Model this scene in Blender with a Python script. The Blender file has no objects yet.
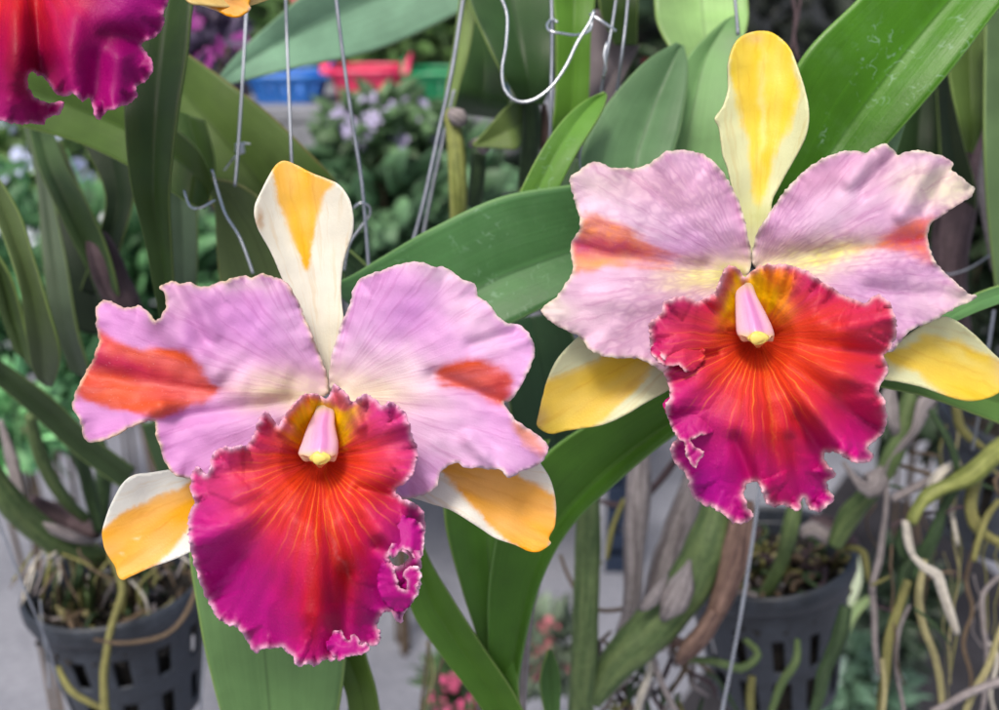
import bpy, math, random
import numpy as np
from mathutils import Vector, noise
from mathutils.geometry import delaunay_2d_cdt
random.seed(7); rng = np.random.RandomState(7)
scene = bpy.context.scene
COL = scene.collection
R = math.radians

# ------------------------------------------------------------------ camera frame
CZ, TILT, FPX = 1.45, R(20), 1071.0
CAM = np.array([0, 0, CZ]); FW = np.array([0, math.cos(TILT), -math.sin(TILT)])
UP = np.array([0, math.sin(TILT), math.cos(TILT)]); RT = np.array([1.0, 0, 0])
def PA(x, y, d):
    """sight line through a point of the photograph, at d metres"""
    x = np.asarray(x, float); y = np.asarray(y, float); d = np.asarray(d, float)
    a = (x-499.5)/FPX*d; b = (355-y)/FPX*d
    return CAM + d[..., None]*FW + a[..., None]*RT + b[..., None]*UP
def P(x, y, d): return Vector(PA(x, y, d))
def floor_hit(x, y, z=0.0):
    v = FW + (x-499.5)/FPX*RT + (355-y)/FPX*UP
    return Vector(CAM + v*((z-CZ)/v[2]))

def lin(c):
    return np.array([((v/255)/12.92 if v/255 <= .04045 else ((v/255+.055)/1.055)**2.4) for v in c])

# ------------------------------------------------------------------ materials
class NT:
    def __init__(s, name):
        s.m = bpy.data.materials.new(name); s.m.use_nodes = True
        s.t = s.m.node_tree; s.t.nodes.clear(); s.out = s.n('ShaderNodeOutputMaterial')
    def n(s, typ, **kw):
        nd = s.t.nodes.new(typ)
        for k, v in kw.items():
            if k.startswith('_'): nd.inputs[k[1:].replace('_', ' ')].default_value = v
            else: setattr(nd, k, v)
        return nd
    def l(s, a, b): s.t.links.new(a, b)
    def math(s, op, a, b=None, c=None, clamp=False):
        nd = s.n('ShaderNodeMath', operation=op, use_clamp=clamp)
        for i, v in enumerate((a, b, c)):
            if v is None: continue
            if isinstance(v, (int, float)): nd.inputs[i].default_value = v
            else: s.l(v, nd.inputs[i])
        return nd.outputs[0]
    def mix(s, f, a, b, mode='MIX'):
        nd = s.n('ShaderNodeMix', data_type='RGBA', blend_type=mode)
        for i, v in ((0, f), (6, a), (7, b)):
            if isinstance(v, (int, float)): nd.inputs[i].default_value = v
            elif isinstance(v, (tuple, list, np.ndarray)): nd.inputs[i].default_value = (*[float(q) for q in v[:3]], 1)
            else: s.l(v, nd.inputs[i])
        return nd.outputs[2]
    def noise(s, vec, scale, detail=3, rough=.55, off=0.0):
        nd = s.n('ShaderNodeTexNoise', _Scale=scale, _Detail=detail, _Roughness=rough)
        if off:
            ad = s.n('ShaderNodeVectorMath', operation='ADD'); s.l(vec, ad.inputs[0]); ad.inputs[1].default_value = (off, off*.7, off*.3); vec = ad.outputs[0]
        s.l(vec, nd.inputs['Vector']); return nd.outputs['Fac']
    def ramp(s, f, lo, hi, a=0.0, b=1.0):
        nd = s.n('ShaderNodeMapRange', interpolation_type='SMOOTHSTEP')
        s.l(f, nd.inputs[0])
        for i, v in ((1, lo), (2, hi), (3, a), (4, b)): nd.inputs[i].default_value = v
        return nd.outputs[0]
    def comb(s, x, y, z=0.0):
        nd = s.n('ShaderNodeCombineXYZ')
        for i, v in enumerate((x, y, z)):
            if isinstance(v, (int, float)): nd.inputs[i].default_value = v
            else: s.l(v, nd.inputs[i])
        return nd.outputs[0]
    def pc(s):
        a = s.n('ShaderNodeAttribute', attribute_name='pc'); x = s.n('ShaderNodeSeparateXYZ'); s.l(a.outputs['Vector'], x.inputs[0])
        return a.outputs['Vector'], x.outputs[0], x.outputs[1], x.outputs[2]
    def obj(s): return s.n('ShaderNodeTexCoord').outputs['Object']
    def finish(s, color, rough=.5, spec=.5, bump=None, bstr=.3, bdist=.001, trans=0.0, tcol=None, coat=0, metal=0, sheen=0):
        b = s.n('ShaderNodeBsdfPrincipled')
        b.inputs['Metallic'].default_value = metal; b.inputs['Specular IOR Level'].default_value = spec
        b.inputs['Coat Weight'].default_value = coat; b.inputs['Coat Roughness'].default_value = .25
        b.inputs['Sheen Weight'].default_value = sheen
        if isinstance(rough, (int, float)): b.inputs['Roughness'].default_value = rough
        else: s.l(rough, b.inputs['Roughness'])
        if isinstance(color, (tuple, list, np.ndarray)): b.inputs['Base Color'].default_value = (*[float(q) for q in color[:3]], 1)
        else: s.l(color, b.inputs['Base Color'])
        if bump is not None:
            bn = s.n('ShaderNodeBump', _Strength=bstr, _Distance=bdist); s.l(bump, bn.inputs['Height']); s.l(bn.outputs[0], b.inputs['Normal'])
        o = b.outputs[0]
        if trans > 0:
            t = s.n('ShaderNodeBsdfTranslucent')
            c = color if tcol is None else tcol
            if isinstance(c, (tuple, list, np.ndarray)): t.inputs[0].default_value = (*[float(q) for q in c[:3]], 1)
            else: s.l(c, t.inputs[0])
            mx = s.n('ShaderNodeMixShader'); mx.inputs[0].default_value = trans
            s.l(o, mx.inputs[1]); s.l(t.outputs[0], mx.inputs[2]); o = mx.outputs[0]
        s.l(o, s.out.inputs[0]); return s.m

def petal_mat(name, vein=.25, freq=26., seed=0., net=.0, rough=.5, vcol=(150, 60, 150), bmp=.5, tint=(205, 130, 190), spkw=.16):
    k = NT(name); v, a, r, e = k.pc()
    c = k.n('ShaderNodeAttribute', attribute_name='Col').outputs['Color']
    o = k.obj()
    w = k.noise(o, 120, 3, .6, seed)                                  # slight wander of the veins
    av = k.math('ADD', k.math('MULTIPLY', a, freq), k.math('MULTIPLY', w, 1.6))
    vn = k.noise(k.comb(av, k.math('MULTIPLY', r, 1.3), seed), 1.0, 3, .6)
    vm = k.math('MULTIPLY', k.ramp(vn, .50, .66), k.ramp(r, .12, .55)); vn = k.math('MULTIPLY', vn, k.ramp(r, .10, .50))
    if net > 0:
        vo = k.n('ShaderNodeTexVoronoi', feature='DISTANCE_TO_EDGE', _Scale=1.0)
        k.l(k.comb(k.math('MULTIPLY', av, .8), k.math('MULTIPLY', r, 9.0), seed), vo.inputs['Vector'])
        nm = k.ramp(vo.outputs['Distance'], .0, .34, 1.0, 0.0)
        fade = k.ramp(k.noise(o, 45, 2, .5, seed+3), .32, .60)
        c = k.mix(k.math('MULTIPLY', k.math('MULTIPLY', nm, fade), net), c, lin(vcol)*.9)
    c = k.mix(k.math('MULTIPLY', vm, vein), c, k.mix(1.0, c, lin(tint), 'MULTIPLY'))
    big = k.ramp(k.noise(o, 60, 4, .6, seed+9), .3, .7, .93, 1.05)
    c = k.mix(1.0, c, k.comb(big, big, big), 'MULTIPLY')
    cell = k.noise(o, 1500, 2, .6)
    spk = k.ramp(cell, .62, .80)
    c = k.mix(k.math('MULTIPLY', spk, spkw), c, (.95, .85, .9))
    h = k.math('ADD', k.math('MULTIPLY', vn, bmp), k.math('MULTIPLY', cell, .2))
    return k.finish(c, rough, .35, h, .42, .0011, trans=.22)

def lip_mat(name, seed=0., throat_r=.2):
    k = NT(name); v, a, r, e = k.pc()
    c = k.n('ShaderNodeAttribute', attribute_name='Col').outputs['Color']
    o = k.obj(); w = k.noise(o, 90, 2, .5, seed)
    av = k.math('ADD', k.math('MULTIPLY', a, 8.5), k.math('MULTIPLY', w, 1.3))
    vn = k.noise(k.comb(av, k.math('MULTIPLY', r, .55), seed), 1.0, 2, .5)
    # golden lines fanning out of the throat
    sn = k.math('SINE', k.math('MULTIPLY', av, 6.0))
    ln = k.math('MULTIPLY', k.ramp(sn, .66, 1.0), k.ramp(k.noise(k.comb(av, r, seed+4), 2.6, 2, .5), .40, .60))
    reach = k.math('MULTIPLY', k.ramp(r, .16, .30), k.ramp(r, .42, .95, 1.0, 0.0))
    down = k.ramp(e, 0.0, 1.0)          # pc.z here = how far the lines show in this direction
    lm = k.math('MULTIPLY', k.math('MULTIPLY', ln, reach), down)
    dark = k.math('MULTIPLY', k.ramp(sn, -1.0, -.4, 1.0, 0.0), k.math('MULTIPLY', k.math('MULTIPLY', reach, down), .25))
    c = k.mix(dark, c, lin((150, 22, 22)))
    c = k.mix(k.math('MULTIPLY', lm, .6), c, lin((250, 150, 50)))
    st = k.ramp(vn, .3, .72, .86, 1.08)
    c = k.mix(1.0, c, k.comb(st, k.math('MULTIPLY', st, .95), st), 'MULTIPLY')
    cell = k.noise(o, 1300, 2, .6); spk = k.ramp(cell, .64, .82)
    c = k.mix(k.math('MULTIPLY', spk, .2), c, lin((250, 130, 160)))
    h = k.math('ADD', k.math('MULTIPLY', vn, .8), k.math('MULTIPLY', cell, .3))
    return k.finish(c, .5, .22, h, .45, .0012, trans=.2)

_leafm = {}
def leaf_mat(rgb, spots=0.0, dull=0.0, edge=(150, 170, 90), seed=None, rough=.42):
    key = (rgb, spots, dull, edge, rough)
    if key in _leafm: return _leafm[key]
    k = NT('leaf'); v, u, l, e = k.pc(); o = k.obj(); s = len(_leafm)*3.1
    base = lin(rgb); base = base.mean()+(base-base.mean())*1.12; base = np.clip(base*.86, .004, 1)
    f1 = k.noise(o, 14, 4, .6, s)
    c = k.mix(k.ramp(f1, .3, .7), base*.72, base*1.28)
    f2 = k.noise(k.comb(k.math('MULTIPLY', u, 24), k.math('MULTIPLY', l, 14), s), 1., 3, .6)
    st = k.ramp(f2, .3, .7, .94, 1.05); c = k.mix(1., c, k.comb(st, st, st), 'MULTIPLY')
    f3 = k.noise(o, 260, 3, .7, s+5)
    c = k.mix(k.ramp(f3, .60, .78, 0, .35), c, base*1.25+.02)
    au = k.math('ABSOLUTE', u)
    c = k.mix(k.ramp(au, .0, .05, .55, 0.), c, base*.5)
    c = k.mix(k.ramp(au, .05, .11, .0, 0.), c, base*1.5)
    c = k.mix(k.ramp(au, .955, .99, 0., .6), c, lin(edge))
    blem = k.ramp(k.noise(o, 95, 5, .7, s+8), .70, .78, 0, .5)
    c = k.mix(blem, c, lin((95, 85, 50)))
    rg = k.ramp(f1, .3, .7, rough-.08, rough+.12)
    if spots > 0:
        vo = k.n('ShaderNodeTexVoronoi', _Scale=170., _Randomness=1.); k.l(o, vo.inputs['Vector'])
        d = vo.outputs['Distance']
        wob = k.math('ADD', d, k.math('MULTIPLY', k.noise(o, 420, 3, .6), .35))
        cn = k.math('ABSOLUTE', k.math('SUBTRACT', k.noise(o, 120, 2, .6, s+3), .5)); ring = k.math('MULTIPLY', k.ramp(cn, .006, .028, .8, 0.), k.ramp(k.noise(o, 240, 2, .6, s+6), .48, .58))
        dot = k.math('MULTIPLY', k.ramp(wob, .22, .34, 1., 0.), k.ramp(k.noise(o, 700, 3, .7), .35, .6))
        pick = k.ramp(k.noise(o, 42, 3, .6, s+2), .46, .60)
        c = k.mix(k.math('MULTIPLY', k.math('MULTIPLY', k.math('MAXIMUM', ring, dot), pick), spots, clamp=True), c, lin((150, 185, 160)))
        film = k.ramp(k.noise(o, 55, 4, .7, s+1), .45, .75, 0., .22*spots); c = k.mix(film, c, lin((140, 175, 140)))
    h = k.math('ADD', k.math('MULTIPLY', f2, .5), k.math('MULTIPLY', f3, .5))
    m = k.finish(c, rg, .28, h, .35, .0008, trans=.12, tcol=c)
    _leafm[key] = m; return m

_stemm = {}
def stem_mat(rgb, rgb2, kind='stem', rough=.55):
    key = (rgb, rgb2, kind)
    if key in _stemm: return _stemm[key]
    k = NT(kind); v, u, l, e = k.pc(); o = k.obj(); s = len(_stemm)*2.3
    f = k.noise(k.comb(k.math('MULTIPLY', u, 3.0), k.math('MULTIPLY', l, 22), s), 1., 4, .65)
    c = k.mix(k.ramp(f, .38, .64), lin(rgb), lin(rgb2))
    g = k.noise(o, 230, 4, .7, s)
    sh = k.ramp(g, .3, .72, .84, 1.14); c = k.mix(1., c, k.comb(sh, sh, sh), 'MULTIPLY')
    fib = k.noise(k.comb(k.math('MULTIPLY', u, 14.0), k.math('MULTIPLY', l, 9), s), 1., 2, .6)
    m = k.finish(c, rough, .3, k.math('ADD', fib, k.math('MULTIPLY', g, .5)), .35, .0008)
    _stemm[key] = m; return m

def plain_mat(name, rgb, var=.2, scale=30, rough=.5, bump=.2, metal=0, spec=.5, alb=None):
    k = NT(name); o = k.obj(); b = lin(rgb) if alb is None else np.array(alb)
    f = k.noise(o, scale, 5, .65); g = k.noise(o, scale*9, 3, .6)
    c = k.mix(k.ramp(f, .3, .7), b*(1-var), b*(1+var))
    s = k.ramp(g, .3, .75, 1-var*.5, 1+var*.5); c = k.mix(1., c, k.comb(s, s, s), 'MULTIPLY')
    return k.finish(c, k.ramp(f, .3, .7, max(rough-.1, .05), rough+.1), spec, k.math('ADD', f, g), bump, .001, metal=metal)

# ------------------------------------------------------------------ objects
def thing(name, label, cat, loc, group=None):
    o = bpy.data.objects.new(name, None); COL.objects.link(o); o.location = loc; o.empty_display_size = .02
    o['label'] = label; o['category'] = cat
    if group: o['group'] = group
    return o
def link_mesh(name, verts, faces, mat, parent=None, pc=None, col=None, smooth=True, solid=0, soff=0, label=None, mats=None, fm=None, bevel=0):
    me = bpy.data.meshes.new(name); off = Vector(parent.location) if parent else Vector((0, 0, 0))
    par = parent
    while par is not None and par.parent is not None:
        par = par.parent; off += par.location
    V = np.asarray(verts, float)-np.array(off)
    me.from_pydata(V.tolist(), [], [tuple(int(i) for i in f) for f in faces])
    if smooth: me.polygons.foreach_set('use_smooth', [True]*len(me.polygons))
    for m in (mats or [mat]): me.materials.append(m)
    if fm is not None: me.polygons.foreach_set('material_index', fm)
    if pc is not None:
        a = me.attributes.new('pc', 'FLOAT_VECTOR', 'POINT'); a.data.foreach_set('vector', np.asarray(pc, float).ravel())
    if col is not None:
        a = me.attributes.new('Col', 'FLOAT_COLOR', 'POINT')
        c = np.ones((len(V), 4)); c[:, :3] = col; a.data.foreach_set('color', c.ravel())
    me.update()
    o = bpy.data.objects.new(name, me); COL.objects.link(o)
    if parent: o.parent = parent
    if bevel:
        b = o.modifiers.new('b', 'BEVEL'); b.width = bevel; b.segments = 2
    if solid:
        s = o.modifiers.new('s', 'SOLIDIFY'); s.thickness = solid; s.offset = soff
    if label: o['label'] = label
    return o
def tag(o, label=None, cat=None, group=None, kind=None):
    for k, v in (('label', label), ('category', cat), ('group', group), ('kind', kind)):
        if v: o[k] = v
    return o

def cr(pts, closed, step=None, n=None):
    """Catmull-Rom through rows of numbers; resampled by xy length"""
    p = np.asarray(pts, float); N = len(p); out = []
    rngi = range(N if closed else N-1)
    for i in rngi:
        if closed: a, b, c, d = p[(i-1) % N], p[i], p[(i+1) % N], p[(i+2) % N]
        else: a, b, c, d = p[max(i-1, 0)], p[i], p[i+1], p[min(i+2, N-1)]
        m = n or max(2, int(np.hypot(*(c-b)[:2])/step))
        for t in np.linspace(0, 1, m, endpoint=False):
            out.append(.5*((2*b)+(-a+c)*t+(2*a-5*b+4*c-d)*t*t+(-a+3*b-3*c+d)*t**3))
    if not closed: out.append(p[-1])
    return np.array(out)
def inside(x, y, poly):
    r = np.zeros(len(x), bool); n = len(poly); j = n-1
    for i in range(n):
        xi, yi = poly[i]; xj, yj = poly[j]
        if yi != yj:
            c = ((yi > y) != (yj > y)) & (x < (xj-xi)*(y-yi)/(yj-yi)+xi); r ^= c
        j = i
    return r
def edist(x, y, poly):
    """distance to outline and arclength of nearest outline point"""
    d2 = np.full(len(x), 1e18); s = np.zeros(len(x)); L = np.concatenate([[0], np.cumsum(np.hypot(*np.diff(poly, axis=0).T))])
    for i in range(0, len(x), 4000):
        q = (x[i:i+4000, None]-poly[None, :, 0])**2+(y[i:i+4000, None]-poly[None, :, 1])**2
        k = q.argmin(1); d2[i:i+4000] = q[np.arange(len(k)), k]; s[i:i+4000] = L[k]
    return np.sqrt(d2), s
def nz(x, y, sc, seed=0.):
    return np.array([noise.noise(Vector((a*sc, b*sc, seed))) for a, b in zip(x, y)])
def sst(t): t = np.clip(t, 0, 1); return t*t*(3-2*t)

ORG = [0, 0]
def paint(X, Y, base, ops):
    an = np.arctan2(Y-ORG[1], X-ORG[0]); rd = np.hypot(X-ORG[0], Y-ORG[1])
    stk = np.array([noise.noise(Vector((math.cos(a)*9, math.sin(a)*9, r*.012)))+.6*noise.noise(Vector((math.cos(a)*24, math.sin(a)*24, r*.02+5))) for a, r in zip(an, rd)])
    C = np.tile(lin(base), (len(X), 1)); wx = nz(X, Y, .06, 5)*5+nz(X, Y, .2, 8)*2.2; wy = nz(X, Y, .06, 15)*5+nz(X, Y, .2, 18)*2.2
    for op in ops:
        if op[0] == 'b':       # blob cx cy rx ry rot color alpha
            _, cx, cy, rx, ry, ro, c, al = op; ro = R(ro)
            dx, dy = X+wx-cx, Y+wy-cy; u = dx*math.cos(ro)+dy*math.sin(ro); v = -dx*math.sin(ro)+dy*math.cos(ro)
            w = np.clip(al*np.exp(-((u/rx)**2+(v/ry)**2))*(1+.28*stk), 0, 1)
        else:                  # poly pts color soft alpha
            _, pts, c, so, al = op; pl = cr(pts, True, step=2.5); xs, ys = X+wx*.35*min(so, 4)/2.5, Y+wy*.35*min(so, 4)/2.5
            d, _s = edist(xs, ys, pl); d = np.where(inside(xs, ys, pl), d, -d); w = al*sst((d+stk*so*1.1+so)/(2*so)); w = w*(1-.16*np.clip(.5-stk, 0, 1))
        C = C*(1-w[:, None])+lin(c)*w[:, None]
    return C

def sheet(name, root, pts, depth, colf, mat, spacing=3., jag=0., jf=.25, holes=(), origin=(0, 0), rad=100., margin=None, mw=2., solid=.0006, pcz=None, step=1.3, label=None, ruf=(), shift=(0, 0), mask=None):
    pts = np.array(pts, float); ol = cr(pts, True, step=step)
    if jag:
        t = np.roll(ol, -1, 0)-np.roll(ol, 1, 0); t /= np.maximum(np.hypot(*t.T), 1e-6)[:, None]; nn = np.stack([t[:, 1], -t[:, 0]], 1)
        L = np.cumsum(np.hypot(*(np.roll(ol, -1, 0)-ol).T))
        a = np.array([noise.noise(Vector((s*jf, 0, 3.3)))*.65+noise.noise(Vector((s*jf*2.7, 5, 1.3)))*.4 for s in L])
        fadek = np.minimum(1, np.minimum(L, L[-1]-L)/15.)
        ol = ol+nn*(a*jag*fadek)[:, None]
    loops = [ol]+[cr(h, True, step=1.5) for h in holes]
    x0, y0 = ol.min(0); x1, y1 = ol.max(0)
    gx, gy = np.meshgrid(np.arange(x0, x1, spacing), np.arange(y0, y1, spacing*.866)); gx = gx+(np.arange(gx.shape[0]) % 2)[:, None]*spacing*.5
    gx = gx.ravel()+rng.uniform(-.1, .1, gx.size)*spacing; gy = gy.ravel()+rng.uniform(-.1, .1, gy.size)*spacing
    ok = inside(gx, gy, ol)
    for h in loops[1:]: ok &= ~inside(gx, gy, h)
    gx, gy = gx[ok], gy[ok]; allp = np.vstack(loops); e, s = edist(gx, gy, allp); ok = e > spacing*.55; gx, gy = gx[ok], gy[ok]
    # an inner row beside the rim keeps the frill crisp
    vin = np.concatenate([allp, np.stack([gx, gy], 1)]); edges = []; b = 0
    for lp in loops:
        n = len(lp); edges += [(b+i, b+(i+1) % n) for i in range(n)]; b += n
    res = delaunay_2d_cdt([Vector(p) for p in vin], edges, [], 0, 1e-4)
    V = np.array([tuple(v) for v in res[0]]); F = np.array(res[2])
    cen = V[F].mean(1); ok = inside(cen[:, 0], cen[:, 1], ol)
    for h in loops[1:]: ok &= ~inside(cen[:, 0], cen[:, 1], h)
    F = F[ok]; X, Y = V[:, 0], V[:, 1]
    e, s = edist(X, Y, allp)
    d = depth(X, Y, e, s)
    for (amp, w, f, sd) in ruf:   # frill: amp in m, reach in px, frequency
        d = d+amp*np.exp(-e/w)*np.array([math.sin(q*f+3*noise.noise(Vector((q*.013, sd, 0))))*(.55+.9*noise.noise(Vector((q*.03, sd, 7)))) for q in s])
    ORG[:] = origin; C = colf(X, Y, e, s)
    if margin is not None:
        w = np.exp(-(e/mw)**2)*(.85+.5*nz(X, Y, .08, 22)); w = np.clip(w, 0, 1)[:, None]
        if mask: w = w*mask(X, Y)[:, None]
        C = C*(1-w)+lin(margin)*w
    ang = np.arctan2(Y-origin[1], X-origin[0]); ang = np.where(ang < -2.4, ang+2*math.pi, ang) if name != 'lip' else np.arctan2(X-origin[0], Y-origin[1])
    rr = np.hypot(X-origin[0], Y-origin[1])/rad
    z = pcz(X, Y) if pcz else e/20.
    W = PA(X+shift[0], Y+shift[1], d)
    F = F[:, ::-1]
    return link_mesh(name, W, F, mat, root, pc=np.stack([ang, rr, z], 1), col=C*.92, solid=solid, label=label)

def gline(X, Y, x0, y0, x1, y1, w, fade=0):
    """gaussian about a line segment"""
    dx, dy = x1-x0, y1-y0; L2 = dx*dx+dy*dy; t = np.clip(((X-x0)*dx+(Y-y0)*dy)/L2, 0, 1)
    return np.exp(-((X-x0-t*dx)**2+(Y-y0-t*dy)**2)/w**2)

# ------------------------------------------------------------------ orchid flowers
LILAC = (205, 135, 212)
M_petal_a = petal_mat('petal_lilac', .26, 24, 1.0)
M_petal_b = petal_mat('petal_veined', .3, 20, 5.0, net=.26, vcol=(160, 80, 160))
M_sepal = petal_mat('sepal_cream', .35, 30, 9.0, rough=.38, bmp=.22, tint=(238, 214, 176), spkw=.05)
M_lip = lip_mat('lip_velvet', 2.0)
M_lip2 = lip_mat('lip_velvet_open', 6.0)

def column(root, pts, d0, shift=(0, 0)):
    """the waxy column: a hooded club with wings and a yellow cap at its tip"""
    ax = cr(pts, False, n=9)      # x y halfwidth dd
    n = 26; V = []; C = []; F = []; PCs = []
    for i, (x, y, w, dd) in enumerate(ax):
        t = i/(len(ax)-1)
        for j in range(n):
            a = 2*math.pi*j/n; ca, sa = math.cos(a), math.sin(a)
            k = 1+.10*math.cos(2*a)-.06*math.cos(3*a+.6)
            px = x+w*ca*k; py = y+(w*.10*sa)*(1 if t < .9 else 2)
            if t > .8: py += (abs(ca)**2)*-5*(t-.8)/.2+2.2*math.sin(a*5)*(t-.8)/.2
            ridge = .22*math.exp(-(ca/.22)**2) if sa < 0 else 0
            dep = d0+dd+(w*.75*sa*(1+ridge))/FPX*d0
            V.append(PA(px+shift[0], py+shift[1], dep)); PCs.append((a, t, 0))
            pink = lin((232, 166, 216)); pale = lin((246, 220, 216)); yel = lin((243, 222, 120)); grn = lin((190, 195, 90))
            c = pink*(1-abs(ca)**2*.75)+pale*abs(ca)**2*.75
            c = c*(1-.6*math.exp(-((ca-.25)/.18)**2))+lin((186, 84, 170))*.6*math.exp(-((ca-.25)/.18)**2)
            g = sst(np.array([(.30-t)/.30]))[0]; c = c*(1-g)+grn*g
            wy = sst(np.array([(t-.70)/.2]))[0]*(1-.45*abs(ca)); c = c*(1-wy)+yel*wy
            C.append(c)
        if i:
            b = (i-1)*n
            for j in range(n): F.append((b+j, b+(j+1) % n, b+n+(j+1) % n, b+n+j))
    x, y, w, dd = ax[-1]; V.append(PA(x+shift[0], y+shift[1]-3, d0+dd+.001)); C.append(lin((120, 30, 50))); PCs.append((0, 1, 0))
    b = (len(ax)-1)*n; F += [(b+j, b+(j+1) % n, len(V)-1) for j in range(n)]
    k = petal_mat('column_wax', .1, 2, 4.0, rough=.3)
    c = link_mesh('column', V, F, k, root, pc=PCs, col=np.array(C))
    # anther cap: a small lumpy yellow tooth
    V = []; F = []; m = 24; rx = w*.66
    cxp, cyp = x-w*.05, y-5
    for i in range(13):
        ph = math.pi*i/12
        for j in range(m):
            a = 2*math.pi*j/m; q = 1+.16*math.sin(3*a+1)+.10*math.sin(5*a)+.08*math.sin(9*a+ph*4)
            V.append(PA(cxp+shift[0]+rx*math.sin(ph)*math.cos(a)*q, cyp+shift[1]-rx*.62*math.cos(ph)*(1+.18*math.sin(2*a)), d0+dd-.0022-w*.35/FPX*d0+rx*.42*math.sin(ph)*math.sin(a)/FPX*d0))
        if i: F += [((i-1)*m+j, (i-1)*m+(j+1) % m, i*m+(j+1) % m, i*m+j) for j in range(m)]
    link_mesh('anther_cap', V, F, k, c, pc=np.zeros((len(V), 3)), col=np.tile(lin((246, 226, 120)), (len(V), 1)))

def lip_depth(d0, T, RR, ridges=(), k=7, amp=.0028, seed=0., prof=None, hood=None):
    pr = prof or ([0, .10, .2, .34, .55, .8, 1.05, 1.5], [.006, .003, -.004, -.012, -.0175, -.019, -.0150, -.008])
    def f(X, Y, e, s):
        dx, dy = X-T[0], Y-T[1]; r = np.hypot(dx, dy)/RR; th = np.arctan2(dx, dy)
        d = d0+np.interp(r, *pr)
        # smooth the profile a little with a running blend
        d = .5*d+.25*(d0+np.interp(r*1.06, *pr))+.25*(d0+np.interp(r*.94, *pr))
        up = sst((-dy-8)/40.); d = d+up*.005*np.exp(-(dx/38.)**2)
        nn = np.array([noise.noise(Vector((math.cos(t)*1.3, math.sin(t)*1.3, seed))) for t in th])
        n2 = np.array([noise.noise(Vector((math.cos(t)*2.4, math.sin(t)*2.4, seed+20+q*.6))) for t, q in zip(th, r)])
        d = d+amp*(np.sin(k*th+5*nn)*1.5+2.2*n2)*np.clip(r-.3, 0, 1)**1.3*1.5
        if hood: d = d+.0045*np.exp(-(((X-hood[0])/hood[2])**2+((Y-hood[1])/hood[3])**2))-.0015*np.exp(-((np.hypot((X-hood[0])/hood[2], (Y-hood[1])/hood[3])-1.9)/.45)**2)*(Y < T[1]-8)
        for (x0, y0, x1, y1, w, a) in ridges: d = d+a*gline(X, Y, x0, y0, x1, y1, w)
        return d+nz(X, Y, .03, seed)*.0012
    return f
def line_reach(T, sides=.75):
    def f(X, Y):
        th = np.arctan2(X-T[0], Y-T[1]); return np.clip(1.2-np.abs(th)/1.9, .0, 1)
    return f
def petal_depth(d0, base, bend=.012, creases=(), lean=(0, 0), far=160., seed=0.):
    def f(X, Y, e, s):
        r = np.hypot(X-base[0], Y-base[1])/far
        d = d0+.003*np.exp(-(r/.2)**2)-bend*.45*np.sin(np.clip(r, 0, 1.2)*math.pi*.72)+bend*.7*np.clip(r-.5, 0, 1)**2
        d = d+lean[0]*(X-base[0])+lean[1]*(Y-base[1])
        for (x0, y0, x1, y1, w, a) in creases: d = d+a*gline(X, Y, x0, y0, x1, y1, w)
        return d+nz(X, Y, .018, seed)*.0017+nz(X, Y, .06, seed+2)*.0007
    return f
def sepal_depth(d0, ax0, ax1, w, chan=.005, back=.01):
    """shallow channel along the axis, tip leaning back"""
    def f(X, Y, e, s):
        a = np.array(ax0, float); b = np.array(ax1, float); u = b-a; L = np.hypot(*u); u /= L
        t = ((X-a[0])*u[0]+(Y-a[1])*u[1])/L; v = ((X-a[0])*-u[1]+(Y-a[1])*u[0])/w
        return d0+chan*(v*v-.3)*1.0*-1+back*np.clip(t, 0, 1.2)**2-.35*back*np.sin(np.clip(t, 0, 1)*math.pi)+nz(X, Y, .03, 3)*.0008
    return f

# ---- flower one (left)
D1 = .335
f1_pl = [(328,392),(326,372),(318,350),(308,325),(299,303),(290,287),(284,281),(264,274),(252,277),(240,276),(222,282),(201,287),(189,282),(181,284),(173,281),(167,283),(161,285),(160,289),(164,293),(166,302),(165,309),(156,321),(147,311),(141,306),(135,306),(125,308),(114,303),(105,300),(98,305),(96,311),(97.5,330),(99,342),(95,352),(92,362),(82,378),(75,395),(73,408),(79,418),(83,432),(87,441),(95,442),(105,440),(118,434),(132,427),(146,421),(155,422),(156,436),(162,452),(167,466),(176,476),(188,478),(205,478),(230,470),(262,445),(300,415),(318,400)]
f1_pr = [(330,388),(331,360),(341,325),(351,302),(353,290),(362,278),(380,271),(400,264),(420,262),(432,266),(447,268),(460,278),(475,284),(478,296),(488,303),(497,315),(507,323),(517,324),(527,331),(534,345),(534,356),(528,372),(520,388),(511,400),(504,403),(509,411),(516,420),(530,430),(541,438),(548,447),(545,458),(535,466),(520,472),(509,478),(505,475),(500,470),(480,468),(465,468),(458,463),(450,465),(441,472),(437,485),(430,492),(415,497),(400,498),(385,480),(365,440),(345,405)]
f1_ds = [(333,396),(316,380),(308,352),(302,330),(290,300),(282,278),(270,250),(262,236),(256,222),(255,206),(262,190),(271,172),(278,163),(286,161),(297,165),(310,172),(325,178),(338,184),(348,197),(353,215),(352,235),(344,260),(341,290),(344,320),(348,350),(346,382)]
f1_ls = [(240,480),(215,471),(190,471),(170,470),(150,473),(135,475),(123,483),(113,500),(105,520),(102,535),(106,552),(115,566),(118,576),(123,580),(132,576),(150,568),(175,559),(195,550),(225,538),(250,510)]
f1_rs = [(395,490),(425,502),(450,510),(475,525),(495,538),(515,545),(528,551),(538,552),(546,548),(551,543),(549,538),(555,525),(556,505),(552,484),(544,469),(533,458),(505,448),(465,445),(425,455),(400,470)]
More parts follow.
